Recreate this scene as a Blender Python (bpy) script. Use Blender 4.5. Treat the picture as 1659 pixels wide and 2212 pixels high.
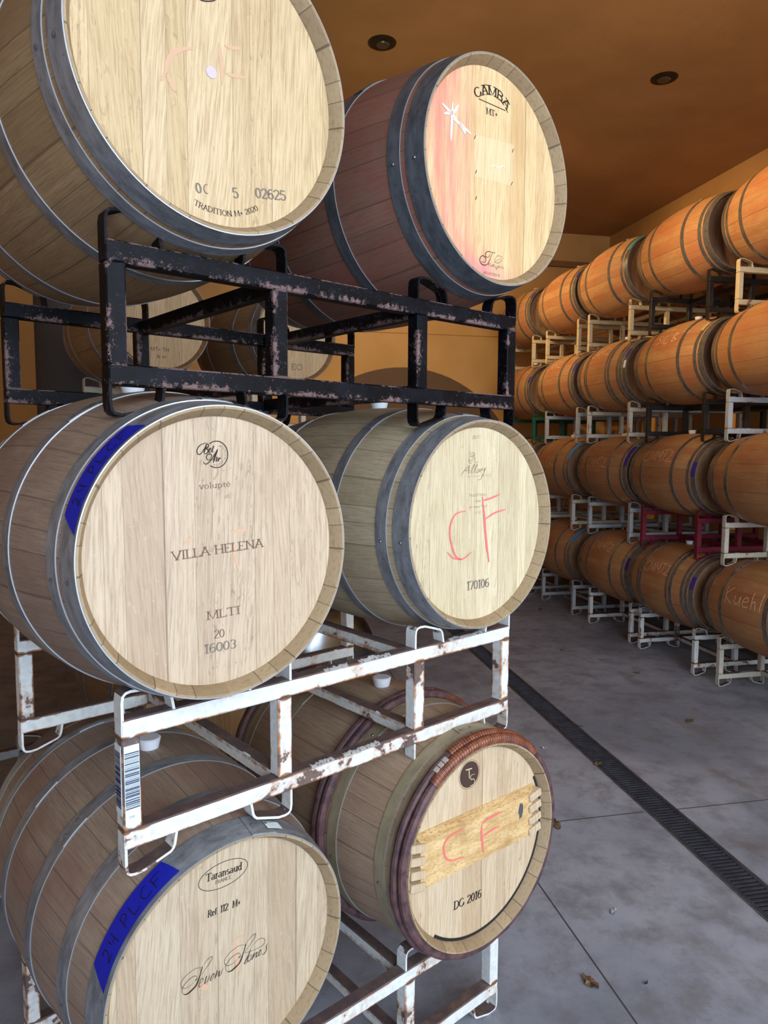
import bpy, bmesh, math, random
from mathutils import Vector, Matrix
PI = math.pi; R = math.radians
for o_ in list(bpy.data.objects): bpy.data.objects.remove(o_, do_unlink=True)
SC = bpy.context.scene; COL = SC.collection
# ------------------------------------------------------------------ camera, light, exposure
PHI = R(28.5)                       # the stack frame is turned by this against the room
FLOORZ = -1.801                     # floor height in the camera-centred measurements
def W(x, y, z):                     # stack-frame point (camera at origin) -> room point
    return Vector((math.cos(PHI)*x - math.sin(PHI)*y, math.sin(PHI)*x + math.cos(PHI)*y, z - FLOORZ))
cam = bpy.data.cameras.new('camera'); camo = bpy.data.objects.new('camera', cam); COL.objects.link(camo)
cam.sensor_fit = 'HORIZONTAL'; cam.sensor_width = 36; cam.lens = 36*1534.5/1659; cam.clip_start = .05
ya = R(40.474) - PHI; pi_ = R(5.071); ro = R(.269)
fw = Vector((math.sin(ya), math.cos(ya), 0)); rt = Vector((math.cos(ya), -math.sin(ya), 0)); up = Vector((0, 0, 1))
f2 = fw*math.cos(pi_) - up*math.sin(pi_); u2 = up*math.cos(pi_) + fw*math.sin(pi_)
r3 = rt*math.cos(ro) + u2*math.sin(ro); u3 = u2*math.cos(ro) - rt*math.sin(ro)
camo.matrix_world = Matrix(((r3.x, u3.x, -f2.x, 0), (r3.y, u3.y, -f2.y, 0), (r3.z, u3.z, -f2.z, -FLOORZ), (0, 0, 0, 1)))
SC.camera = camo
SC.view_settings.view_transform = 'Standard'; SC.view_settings.look = 'None'; SC.view_settings.gamma = 1
SC.view_settings.use_curve_mapping = False; SC.view_settings.exposure = 0.12
wd = bpy.data.worlds.new('sky'); SC.world = wd; wd.use_nodes = True
nt = wd.node_tree; bg = nt.nodes['Background']
bg.inputs[0].default_value = (.58, .74, 1.0, 1); bg.inputs[1].default_value = 2.9
def area(name, loc, rot, sx, sy, power, col, spread=180):
    l = bpy.data.lights.new(name, 'AREA'); l.shape = 'RECTANGLE'; l.size = sx; l.size_y = sy; l.energy = power; l.color = col
    l.spread = R(spread)
    o = bpy.data.objects.new(name, l); COL.objects.link(o); o.location = loc; o.rotation_euler = rot; return o
def aim(o, tgt):
    d = Vector(tgt) - o.location; o.rotation_euler = d.to_track_quat('-Z', 'Y').to_euler()
# daylight entering by the wide open doorway behind the photographer
l = area('daylight_doorway', (2.5, -2.3, 2.8), (0, 0, 0), 5.2, 3.0, 250, (.86, .93, 1.0)); aim(l, (1.2, 3, .6))
# warm lamps of the hall (spots fixed under the ceiling, out of the frame); the last spot is an added ceiling fill
def spot(name, loc, tgt, power, col, ang, blend=.6, rad=.12):
    l = bpy.data.lights.new(name, 'SPOT'); l.energy = power; l.color = col; l.spot_size = R(ang); l.spot_blend = blend; l.shadow_soft_size = rad
    o = bpy.data.objects.new(name, l); COL.objects.link(o); o.location = loc; aim(o, tgt); return o
spot('hall_lamp_and_fill', (.5, 4.3, 4.6), (3.9, 4.6, 3.5), 620, (1.0, .68, .34), 58, 1.0, .06)
spot('hall_lamp_and_fill', (.5, 7.0, 4.6), (3.9, 7.2, 3.5), 540, (1.0, .68, .34), 58, 1.0, .06)
spot('hall_lamp_and_fill', (1.3, 5.6, 4.6), (2.3, 9.7, 2.6), 260, (1.0, .78, .48), 75, .7, .05)
spot('hall_lamp_and_fill', (1.0, 4.6, 2.6), (2.6, 6.6, 4.9), 46, (1.0, .76, .42), 130, 1, .4)  # unseen upward fill in mid-air, added to brighten the ceiling

# ------------------------------------------------------------------ helpers
def tag(o, label=None, cat=None, group=None, kind=None):
    if label: o['label'] = label
    if cat: o['category'] = cat
    if group: o['group'] = group
    if kind: o['kind'] = kind
    return o
def empty(name, loc=(0, 0, 0), rz=0, label=None, cat=None, group=None):
    o = bpy.data.objects.new(name, None); COL.objects.link(o); o.location = loc; o.rotation_euler = (0, 0, rz); o.empty_display_size = .1
    return tag(o, label, cat, group)
def obj(name, bm, mats, parent=None, smooth=False, ang=35):
    me = bpy.data.meshes.new(name); bm.to_mesh(me); bm.free()
    for m in (mats if isinstance(mats, (list, tuple)) else [mats]): me.materials.append(m)
    if smooth:
        me.shade_smooth()
        me.set_sharp_from_angle(angle=R(ang))
    o = bpy.data.objects.new(name, me); COL.objects.link(o)
    if parent: o.parent = parent
    return o
def inst(name, o, parent, loc=(0, 0, 0), mat=None):      # same mesh, new object
    c = bpy.data.objects.new(name, o.data); COL.objects.link(c); c.parent = parent; c.location = loc
    if mat:
        c.material_slots[0].link = 'OBJECT'; c.material_slots[0].material = mat
    return c
def copy_tree(o, parent=None):
    c = o.copy(); COL.objects.link(c)
    if parent: c.parent = parent
    for ch in list(o.children): copy_tree(ch, c)
    return c
def box(bm, x0, x1, y0, y1, z0, z1, mi=0):
    vs = [bm.verts.new((x, y, z)) for x in (x0, x1) for y in (y0, y1) for z in (z0, z1)]
    uv = bm.loops.layers.uv.verify()
    dims = (x1-x0, y1-y0, z1-z0); L = max(range(3), key=lambda i: dims[i])
    fs = [(0, 1, 3, 2), (4, 6, 7, 5), (0, 4, 5, 1), (2, 3, 7, 6), (0, 2, 6, 4), (1, 5, 7, 3)]
    lo = (x0, y0, z0)
    for k, f in enumerate(fs):
        fc = bm.faces.new([vs[i] for i in f]); fc.material_index = mi; na = k//2
        oth = [i for i in range(3) if i not in (na, L)]
        for lp in fc.loops:
            co = lp.vert.co; a = oth[-1] if oth else 0
            lp[uv].uv = (co[L] if L != na else co[oth[0]], (co[a]-lo[a])/max(dims[a], 1e-6))
    return vs
def bevbox(x0, x1, y0, y1, z0, z1, b=.003, seg=2):
    bm = bmesh.new(); box(bm, x0, x1, y0, y1, z0, z1)
    bmesh.ops.bevel(bm, geom=bm.edges[:], offset=b, segments=seg, affect='EDGES', profile=.5); return bm
def lathe(bm, prof, n=96, mi=0, closed=False, a0=0, a1=2*PI, mis=None):   # prof: (r, y); axis = Y
    full = abs(a1-a0-2*PI) < 1e-6; m = n if full else n+1
    rows = []
    for k in range(m):
        a = a0+(a1-a0)*k/n
        rows.append([bm.verts.new((r*math.cos(a), y, r*math.sin(a))) for r, y in prof])
    P_ = len(prof)
    for k in range(n):
        A = rows[k]; B = rows[(k+1) % m]
        for j in range(P_ if closed else P_-1):
            j2 = (j+1) % P_
            f = bm.faces.new((A[j], A[j2], B[j2], B[j])); f.material_index = mis[j] if mis else mi
    return rows
def cyl(bm, c, ax, r, h, n=20, r2=None, mi=0, cap=True):
    ax = Vector(ax).normalized(); q = Vector((0, 0, 1)).rotation_difference(ax); c = Vector(c); r2 = r if r2 is None else r2
    A = [bm.verts.new(c + q @ Vector((r*math.cos(2*PI*k/n), r*math.sin(2*PI*k/n), 0))) for k in range(n)]
    B = [bm.verts.new(c + q @ Vector((r2*math.cos(2*PI*k/n), r2*math.sin(2*PI*k/n), h))) for k in range(n)]
    for k in range(n): bm.faces.new((A[k], A[(k+1) % n], B[(k+1) % n], B[k])).material_index = mi
    if cap: bm.faces.new(A[::-1]).material_index = mi; bm.faces.new(B).material_index = mi
def tube(bm, pts, r, n=8, mi=0, rf=None, ref=None):
    pts = [Vector(p) for p in pts]; rings = []
    for i, p in enumerate(pts):
        d = (pts[min(i+1, len(pts)-1)] - pts[max(i-1, 0)]).normalized()
        a = d.cross(Vector(ref or (0, 0, 1)));  a = a if a.length > .05 else d.cross(Vector((1, 0, 0))); a.normalize(); b = d.cross(a)
        rr = r if rf is None else rf(i)
        rings.append([bm.verts.new(p + a*rr*math.cos(2*PI*k/n) + b*rr*math.sin(2*PI*k/n)) for k in range(n)])
    for A, B in zip(rings, rings[1:]):
        for k in range(n): bm.faces.new((A[k], A[(k+1) % n], B[(k+1) % n], B[k])).material_index = mi
    bm.faces.new(rings[0][::-1]); bm.faces.new(rings[-1])
# ------------------------------------------------------------------ materials
def S(c): return tuple(((v/255)/12.92 if v <= 10 else ((v/255+.055)/1.055)**2.4) for v in c) + (1,)
class NT:
    def __init__(s, name):
        s.m = bpy.data.materials.new(name); s.m.use_nodes = True; s.t = s.m.node_tree; s.b = s.t.nodes['Principled BSDF']
    def n(s, typ, **kw):
        n = s.t.nodes.new(typ)
        for k, v in kw.items():
            if k == 'inp':
                for i, x in v.items():
                    if isinstance(x, bpy.types.NodeSocket): s.t.links.new(x, n.inputs[i])
                    else: n.inputs[i].default_value = x
            else: setattr(n, k, v)
        return n
    def math(s, op, a, b=0.0, c=0.0): return s.n('ShaderNodeMath', operation=op, inp={0: a, 1: b, 2: c}).outputs[0]
    def mix(s, f, a, b, mode='MIX'):
        n = s.n('ShaderNodeMix', data_type='RGBA', blend_type=mode)
        for i, x in ((0, f), (6, a), (7, b)):
            if isinstance(x, bpy.types.NodeSocket): s.t.links.new(x, n.inputs[i])
            else: n.inputs[i].default_value = x
        return n.outputs[2]
    def ramp(s, f, stops):
        n = s.n('ShaderNodeValToRGB', inp={0: f}); e = n.color_ramp.elements
        while len(e) < len(stops): e.new(.5)
        for i, (p, c) in enumerate(stops): e[i].position = p; e[i].color = c if len(c) == 4 else (*c, 1)
        return n.outputs[0]
    def g(s, f, lo, hi): return s.n('ShaderNodeMapRange', interpolation_type='SMOOTHSTEP', inp={0: f, 1: lo, 2: hi}).outputs[0]
    def noise(s, v, scale=5, detail=4, rough=.55, dist=0): return s.n('ShaderNodeTexNoise', inp={0: v, 2: scale, 3: detail, 4: rough, 8: dist}).outputs[0]
    def obj(s): return s.n('ShaderNodeTexCoord').outputs['Object']
    def xyz(s, v): n = s.n('ShaderNodeSeparateXYZ', inp={0: v}); return n.outputs[0], n.outputs[1], n.outputs[2]
    def comb(s, x, y, z=0.0): return s.n('ShaderNodeCombineXYZ', inp={0: x, 1: y, 2: z}).outputs[0]
    def rnd(s): return s.n('ShaderNodeObjectInfo').outputs['Random']
    def set(s, **kw):
        for k, v in kw.items():
            i = s.b.inputs[k.replace('_', ' ')]
            if isinstance(v, bpy.types.NodeSocket): s.t.links.new(v, i)
            else: i.default_value = v
        return s.m
    def bump(s, h, st=.3, d=.002): s.t.links.new(s.n('ShaderNodeBump', inp={'Height': h, 'Strength': st, 'Distance': d}).outputs[0], s.b.inputs['Normal'])
def flat(name, c, rough=.6, metal=0.0, **kw):
    t = NT(name); return t.set(Base_Color=S(c), Roughness=rough, Metallic=metal, **kw)
def mottled(name, c1, c2, scale=6, rough=.7, metal=0, bump=.15, bs=60):
    t = NT(name); v = t.obj(); f = t.noise(v, scale, 5, .6)
    t.bump(t.noise(v, bs, 4), bump)
    return t.set(Base_Color=t.mix(t.g(f, .35, .65), S(c1), S(c2)), Roughness=rough, Metallic=metal)
def wood_side(name, ca, cb, cc, stain=None, ns=30, dirt=.5):
    t = NT(name); v = t.obj(); x, y, z = t.xyz(v); rn = t.rnd()
    a = t.math('ARCTAN2', x, z); s = t.math('MULTIPLY_ADD', a, ns/(2*PI), t.math('MULTIPLY', rn, 7.0))
    s2 = t.math('ADD', s, t.math('MULTIPLY', t.math('SINE', t.math('MULTIPLY', s, 1.9)), .28))
    idx = t.math('FLOOR', s2); fr = t.math('FRACT', s2)
    wn = t.n('ShaderNodeTexWhiteNoise', noise_dimensions='2D', inp={0: t.comb(idx, t.math('MULTIPLY', rn, 50.0))}).outputs[0]
    gx = t.math('ADD', t.math('MULTIPLY', a, 40.0), t.math('MULTIPLY', wn, 30.0))
    grain = t.noise(t.comb(gx, t.math('MULTIPLY', y, 2.6), rn), 1.0, 6, .65, .6)
    fine = t.noise(t.comb(t.math('MULTIPLY', a, 120.0), t.math('MULTIPLY', y, 14.0), rn), 1.0, 5, .7, .5)
    sweep = t.noise(t.comb(t.math('MULTIPLY', a, 9.0), t.math('MULTIPLY', y, 70.0)), 1.0, 3, .6)   # planing marks across the staves
    c = t.mix(t.g(grain, .3, .7), S(ca), S(cb))
    c = t.mix(t.math('MULTIPLY', wn, .75), c, S(cc))
    c = t.mix(t.math('MULTIPLY', t.g(fine, .42, .68), .55), c, S([k*.60 for k in ca]))
    c = t.mix(t.math('MULTIPLY', t.g(sweep, .5, .72), .32), c, S([min(255, k*1.18) for k in cc]))
    if stain:
        st = t.math('MULTIPLY', t.g(t.noise(t.comb(t.math('MULTIPLY', a, 2.2), t.math('MULTIPLY', y, 3.0), rn), 1.0, 4, .6), .38, .68), stain[1])
        c = t.mix(st, c, S(stain[0]))
    c = t.mix(t.math('MULTIPLY', rn, .35), c, S([ca[0]*.92, ca[1]*.80, ca[2]*.72]))
    blot = t.g(t.noise(v, 7, 6, .7), .63, .76)
    c = t.mix(t.math('MULTIPLY', blot, dirt), c, S([k*.42 for k in ca]))
    jl = t.math('SUBTRACT', 1.0, t.g(t.math('MINIMUM', fr, t.math('SUBTRACT', 1.0, fr)), .006, .03))
    c = t.mix(t.math('MULTIPLY', jl, .5), c, S([k*.45 for k in ca]))
    t.bump(t.math('ADD', t.math('SUBTRACT', t.math('MULTIPLY', fine, .5), jl), t.math('MULTIPLY', grain, .4)), .5, .0015)
    return t.set(Base_Color=c, Roughness=.62)
def wood_head(name, ca, cb, cc, dark, stain=None, npl=9.0, seed=0.0, fig=1.0):
    t = NT(name); v = t.obj(); x, y, z = t.xyz(v)
    xs = t.math('ADD', t.math('MULTIPLY', x, npl*1.8), seed+20.3)
    xw = t.math('ADD', xs, t.math('MULTIPLY', t.math('SINE', t.math('MULTIPLY', xs, 2.3)), .30))
    idx = t.math('FLOOR', xw); fr = t.math('FRACT', xw)
    wn = t.n('ShaderNodeTexWhiteNoise', noise_dimensions='1D', inp={'W': idx}); r1 = wn.outputs[0]; rc = wn.outputs[1]
    r2, r3_, r4 = t.xyz(rc)
    lean = t.math('MULTIPLY', t.math('SUBTRACT', r2, .5), .22)
    gx = t.math('ADD', x, t.math('MULTIPLY', z, lean))
    off = t.math('MULTIPLY', idx, 3.7)
    warp = t.noise(t.comb(t.math('MULTIPLY', gx, 9.0), t.math('MULTIPLY', z, 3.5), off), 1.0, 3, .5)
    gw = t.math('ADD', gx, t.math('MULTIPLY', warp, .02))
    g1 = t.noise(t.comb(t.math('MULTIPLY', gw, 190.0), t.math('MULTIPLY', z, 6.5), off), 1.0, 5, .7)
    g2 = t.noise(t.comb(t.math('MULTIPLY', gw, 330.0), t.math('MULTIPLY', z, 14.0), off), 1.0, 3, .6)
    fleck = t.noise(t.comb(t.math('MULTIPLY', gx, 75.0), t.math('MULTIPLY', z, 20.0), off), 1.0, 4, .6, 1.6)
    c = t.mix(t.g(g1, .2, .8), S([k*.92 for k in ca]), S([k*.97 for k in cb]))
    c = t.mix(t.math('MULTIPLY', r1, .7), c, S(cc))
    c = t.mix(t.math('MULTIPLY', t.g(g1, .52, .36), .30), c, S(dark))
    c = t.mix(t.math('MULTIPLY', t.g(r4, .55, .95), .30), c, S(dark)); c = t.mix(t.math('MULTIPLY', t.g(r4, .4, .05), .35), c, S([min(255, k*1.05) for k in cb]))
    c = t.mix(t.math('MULTIPLY', t.g(g2, .46, .66), .42), c, S(dark))
    fm = t.math('MULTIPLY', t.math('MULTIPLY', t.g(fleck, .58, .66), t.math('SUBTRACT', 1.0, t.g(fleck, .68, .78))), t.math('MULTIPLY', t.g(r3_, .35, .7), .45*fig))
    c = t.mix(fm, c, S([k*.84 for k in dark]))
    fl = t.math('MULTIPLY', t.g(t.noise(t.comb(t.math('MULTIPLY', gx, 60.0), t.math('MULTIPLY', z, 26.0), t.math('ADD', off, 9.0)), 1.0, 3, .6, 1.6), .60, .70), .13*fig)
    c = t.mix(fl, c, S([min(255, k*1.12) for k in cb]))
    c = t.mix(t.math('MULTIPLY', t.g(t.noise(v, 3.2, 4), .5, .72), .28), c, S(dark))
    if stain == 'pink':
        m = t.math('ADD', t.g(x, -.05, -.19), t.math('MULTIPLY', t.g(z, -.15, -.26), t.g(x, .02, -.05)))
        m = t.math('MULTIPLY', t.math('MINIMUM', m, 1.0), t.g(t.noise(t.comb(t.math('MULTIPLY', x, 22.0), t.math('MULTIPLY', z, 3.0)), 1.0, 4, .6), .25, .7))
        c = t.mix(m, c, S((216, 132, 116)))
        d = t.math('MULTIPLY', t.g(z, -.215, -.262), t.g(x, .16, -.1)); c = t.mix(t.math('MULTIPLY', d, .6), c, S((214, 120, 140)))
    jl = t.math('SUBTRACT', 1.0, t.g(t.math('MINIMUM', fr, t.math('SUBTRACT', 1.0, fr)), .003, .016))
    c = t.mix(t.math('MULTIPLY', jl, .55), c, S([k*.55 for k in dark]))
    t.bump(t.math('SUBTRACT', t.math('MULTIPLY', g1, .6), t.math('MULTIPLY', jl, .5)), .25, .001)
    return t.set(Base_Color=c, Roughness=.55)
def end_grain(name, ca, cb, dark, ns=30):
    t = NT(name); v = t.obj(); x, y, z = t.xyz(v); a = t.math('ARCTAN2', x, z)
    s = t.math('MULTIPLY', a, ns/(2*PI)); s2 = t.math('ADD', s, t.math('MULTIPLY', t.math('SINE', t.math('MULTIPLY', s, 1.9)), .28))
    idx = t.math('FLOOR', s2); fr = t.math('FRACT', s2)
    wn = t.n('ShaderNodeTexWhiteNoise', noise_dimensions='1D', inp={'W': idx}).outputs[0]
    rr = t.math('SQRT', t.math('ADD', t.math('MULTIPLY', x, x), t.math('MULTIPLY', z, z)))
    g = t.noise(t.comb(t.math('MULTIPLY', a, 18.0), t.math('MULTIPLY', rr, 320.0), idx), 1.0, 4, .6)
    c = t.mix(wn, S(ca), S(cb)); c = t.mix(t.math('MULTIPLY', t.g(g, .45, .75), .5), c, S(dark))
    c = t.mix(t.math('MULTIPLY', t.g(t.noise(v, 9, 4), .55, .7), .35), c, S(dark))
    jl = t.math('SUBTRACT', 1.0, t.g(t.math('MINIMUM', fr, t.math('SUBTRACT', 1.0, fr)), .01, .035))
    c = t.mix(t.math('MULTIPLY', jl, .7), c, S([k*.6 for k in dark])); t.bump(g, .25, .001)
    return t.set(Base_Color=c, Roughness=.7)
def hoop_mat(name, ca, cb, rough=.42, metal=.5):
    t = NT(name); v = t.obj(); x, y, z = t.xyz(v); a = t.math('ARCTAN2', x, z)
    f = t.noise(t.comb(t.math('MULTIPLY', a, 5.0), t.math('MULTIPLY', y, 45.0), t.rnd()), 1.0, 6, .7)
    c = t.mix(t.g(f, .3, .7), S(ca), S(cb)); sp = t.g(t.noise(v, 70, 3), .62, .72)
    c = t.mix(t.math('MULTIPLY', sp, .35), c, S([k*.6 for k in ca]))
    t.bump(f, .08, .001)
    return t.set(Base_Color=c, Metallic=metal, Roughness=t.math('MULTIPLY_ADD', f, .3, rough-.15))
def black_paint():
    t = NT('chipped_black_paint'); v = t.obj(); uv = t.n('ShaderNodeTexCoord').outputs['UV']; u, w, _ = t.xyz(uv)
    n1 = t.noise(v, 75, 10, .85); n2 = t.noise(v, 8, 4)
    low = t.math('SUBTRACT', 1.0, t.g(w, .0, .55))
    m = t.math('ADD', n1, t.math('ADD', t.math('MULTIPLY', t.math('MULTIPLY', low, t.g(n2, .36, .56)), .15), t.math('MULTIPLY', t.math('SUBTRACT', n2, .5), .16)))
    chip = t.math('MAXIMUM', t.g(m, .60, .62), t.math('MULTIPLY', t.g(t.noise(v, 260, 3, .6), .655, .68), t.g(n2, .38, .5)))
    c = t.mix(t.g(t.noise(v, 15, 5), .4, .7), S((5, 6, 9)), S((16, 18, 26)))
    c = t.mix(chip, c, t.mix(n2, S((92, 72, 70)), S((126, 104, 100))))
    t.bump(t.math('SUBTRACT', t.math('MULTIPLY', t.noise(v, 120, 3), .3), chip), .35, .001)
    return t.set(Base_Color=c, Roughness=t.math('MULTIPLY_ADD', chip, .3, .5), Metallic=.0, Specular_IOR_Level=.12)
def white_paint(name='peeling_white_paint', base=(222, 224, 218), rust=.5, steel=(84, 70, 72)):
    t = NT(name); v = t.obj(); uv = t.n('ShaderNodeTexCoord').outputs['UV']; u, w, _ = t.xyz(uv); rn = t.rnd()
    vv = t.n('ShaderNodeVectorMath', operation='ADD', inp={0: v, 1: t.comb(t.math('MULTIPLY', rn, 9.0), rn, rn)}).outputs[0]
    nz = t.xyz(t.n('ShaderNodeNewGeometry').outputs['Normal'])[2]
    top = t.g(nz, .5, .9)
    n1 = t.noise(vv, 26, 8, .7); n2 = t.noise(vv, 7, 4, .6); n3 = t.noise(t.comb(t.math('MULTIPLY', u, 60.0), t.math('MULTIPLY', w, 1.2), rn), 1.0, 3)
    ed = t.math('SUBTRACT', 1.0, t.g(t.math('MINIMUM', w, t.math('SUBTRACT', 1.0, w)), .0, .22))
    peel = t.g(t.math('ADD', t.math('ADD', t.math('MULTIPLY', n1, .4), t.math('MULTIPLY', n2, .6)), t.math('ADD', t.math('MULTIPLY', top, .17*(1+rust)), t.math('MULTIPLY', ed, .045))), .625-.05*rust, .638-.05*rust)
    r1 = t.g(t.math('ADD', n2, t.math('ADD', t.math('MULTIPLY', ed, .20), t.math('MULTIPLY', t.math('SUBTRACT', n1, .5), .5))), .58-.04*rust, .72)
    c = t.mix(t.g(t.noise(vv, 60, 3), .35, .7), S(base), S([k*.93 for k in base]))
    c = t.mix(t.math('MULTIPLY', t.math('MULTIPLY', t.g(n3, .5, .7), t.g(n2, .45, .6)), .55*rust), c, S((196, 150, 92)))
    c = t.mix(t.math('MULTIPLY', r1, min(1, .9*rust+.2)), c, t.mix(n1, S((150, 84, 36)), S((190, 128, 70))))
    ox, oy, oz = t.xyz(v)
    dj = lambda q, cs, wd_: t.math('SUBTRACT', 1.0, t.g(__import__('functools').reduce(lambda a_, b_: t.math('MINIMUM', a_, b_), [t.math('ABSOLUTE', t.math('SUBTRACT', q, k_)) for k_ in cs]), .002, wd_))
    jn = t.math('MULTIPLY', dj(ox, (.0, .04, .385, .823, 1.19), .034), dj(oz, (.0405, .2315), .013))
    c = t.mix(t.math('MULTIPLY', t.g(t.math('ADD', jn, t.math('MULTIPLY', t.math('SUBTRACT', n1, .5), 1.6)), .35, .8), min(1, rust*1.2)), c, t.mix(t.g(n1, .35, .6), S((92, 56, 32)), S((160, 108, 60))))
    c = t.mix(peel, c, t.mix(t.g(n1, .4, .7), S(steel), S((112, 92, 78))))
    t.bump(t.math('ADD', t.math('MULTIPLY', peel, -1.0), t.math('MULTIPLY', n1, .3)), .5, .0015)
    return t.set(Base_Color=c, Roughness=.5)
M = {}
def build_mats():
    M['side_ml'] = wood_side('aged_oak_staves', (150, 132, 114), (176, 156, 134), (136, 116, 98), ((120, 90, 80), .5))
    M['side_tl'] = wood_side('tan_oak_staves', (150, 124, 88), (176, 150, 110), (134, 108, 76))
    M['side_tr'] = wood_side('wine_stained_staves', (136, 100, 86), (154, 116, 98), (116, 90, 78), ((136, 72, 66), .65))
    M['side_mr'] = wood_side('grey_oak_staves', (176, 164, 134), (194, 180, 148), (160, 144, 114), ((158, 120, 98), .3))
    M['side_bl'] = wood_side('weathered_oak_staves', (154, 138, 120), (176, 156, 132), (136, 118, 102), ((124, 88, 76), .6))
    M['side_br'] = wood_side('oak_staves_with_twig_hoops', (164, 142, 116), (184, 162, 134), (146, 122, 100), ((138, 98, 84), .35))
    M['side_row'] = wood_side('honey_oak_staves', (192, 146, 92), (208, 160, 104), (166, 118, 72), ((172, 96, 62), .65), dirt=.55)
    M['head_tl'] = wood_head('pale_oak_head', (204, 176, 132), (222, 198, 156), (196, 172, 124), (150, 118, 80), seed=.4)
    M['head_tr'] = wood_head('honey_oak_head', (228, 196, 142), (238, 212, 164), (224, 190, 136), (178, 136, 88), 'pink', 11.0, seed=3.2, fig=.5)
    M['head_ml'] = wood_head('figured_oak_head', (194, 172, 142), (212, 192, 162), (184, 160, 130), (144, 118, 92), seed=7.7)
    M['head_mr'] = wood_head('cream_oak_head', (206, 190, 154), (222, 208, 174), (198, 180, 142), (160, 138, 102), seed=12.1)
    M['head_bl'] = wood_head('fine_grained_oak_head', (194, 174, 144), (210, 192, 162), (186, 164, 132), (148, 124, 98), seed=2.9)
    M['head_br'] = wood_head('new_oak_head', (208, 186, 152), (220, 200, 168), (198, 172, 136), (160, 130, 94), seed=5.6)
    M['head_row'] = wood_head('row_barrel_head', (150, 112, 78), (164, 124, 88), (136, 98, 66), (96, 66, 46), seed=1.1)
    M['grain'] = end_grain('chime_end_grain', (150, 128, 96), (168, 146, 112), (108, 86, 62))
    M['grain_dk'] = end_grain('toasted_chime_wood', (132, 104, 70), (150, 122, 86), (92, 68, 46))
    M['hoop'] = hoop_mat('galvanised_steel_hoop', (116, 118, 120), (158, 162, 166), .45)
    M['hoop_dk'] = hoop_mat('dark_steel_hoop', (78, 84, 90), (108, 114, 120), .45)
    M['hoop_ol'] = hoop_mat('olive_tinted_hoop', (140, 128, 100), (160, 148, 118), .5, .2)
    M['hoop_row'] = hoop_mat('dull_steel_hoop', (122, 118, 110), (146, 142, 134), .28, .65)
    M['edge'] = flat('highlit_hoop_edge', (168, 172, 176), .35, .6)  # cut steel edge, its light-catching rim highlight put into the colour
    M['residue'] = wood_head('paler_glue_patch', (230, 200, 150), (240, 216, 172), (228, 198, 150), (196, 164, 120), None, 11.0, seed=3.2, fig=.2)
    M['rivet'] = flat('rivet_steel', (156, 160, 166), .3, .9)
    M['bung'] = flat('white_silicone', (226, 230, 236), .45)
    M['ink'] = flat('brand_ink', (38, 26, 18), .8); M['ink_brown'] = flat('brown_brand', (112, 84, 66), .8)
    M['ink_grey'] = flat('grey_stencil_ink', (118, 108, 96), .8); M['red'] = flat('red_crayon', (232, 112, 104), .8)
    M['faint'] = flat('faded_red_crayon', (200, 162, 130), .8); M['chalk'] = flat('white_chalk', (240, 226, 226), .9)
    M['lilac'] = flat('lilac_sticker', (196, 182, 200), .7); M['cream'] = flat('cream_lettering', (206, 186, 150), .8)
    M['disc'] = flat('brown_burnt_disc', (66, 44, 34), .8); M['gap'] = flat('charred_gap', (26, 24, 26), .9)
    M['tape'] = flat('blue_masking_tape', (6, 20, 150), .6); M['marker'] = flat('black_marker', (6, 8, 30), .6)
    M['tape_purple'] = flat('purple_tape', (58, 40, 130), .6); M['tape_teal'] = flat('teal_tape', (60, 140, 150), .6)
    M['tape_sky'] = flat('light_blue_tape', (50, 140, 200), .6)
    M['orange_chalk'] = flat('pale_orange_chalk', (244, 196, 150), .9)
    M['paper'] = flat('white_label_paper', (214, 228, 226), .5); M['navy'] = flat('navy_print', (16, 20, 70), .5)
    M['black'] = black_paint(); M['white'] = white_paint(rust=.85); M['white2'] = white_paint('clean_cream_paint', (206, 198, 178), .15)
    M['white3'] = white_paint('grey_white_paint', (176, 178, 176), .1); M['beige'] = white_paint('beige_paint', (204, 184, 142), .15)
    M['maroon'] = mottled('maroon_paint', (104, 18, 40), (124, 28, 52), 8, .45)
    M['green'] = mottled('green_paint', (20, 70, 50), (30, 88, 62), 8, .5)
    M['blackplain'] = mottled('plain_black_paint', (22, 20, 20), (40, 36, 32), 8, .35)
    t = NT('flat_bar_rust'); v = t.obj(); n1 = t.noise(v, 40, 6, .7)
    M['flake'] = flat('loose_paint_flake', (158, 156, 152), .7)
    M['twig'] = mottled('dark_bark_twig', (66, 44, 48), (98, 68, 66), 30, .6, 0, .6, 90)
    M['wicker'] = mottled('copper_brown_wicker', (112, 62, 42), (150, 88, 60), 40, .45, 0, .3, 150)
    M['steel'] = flat('brushed_stainless', (120, 122, 124), .22, 1.0)
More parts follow.
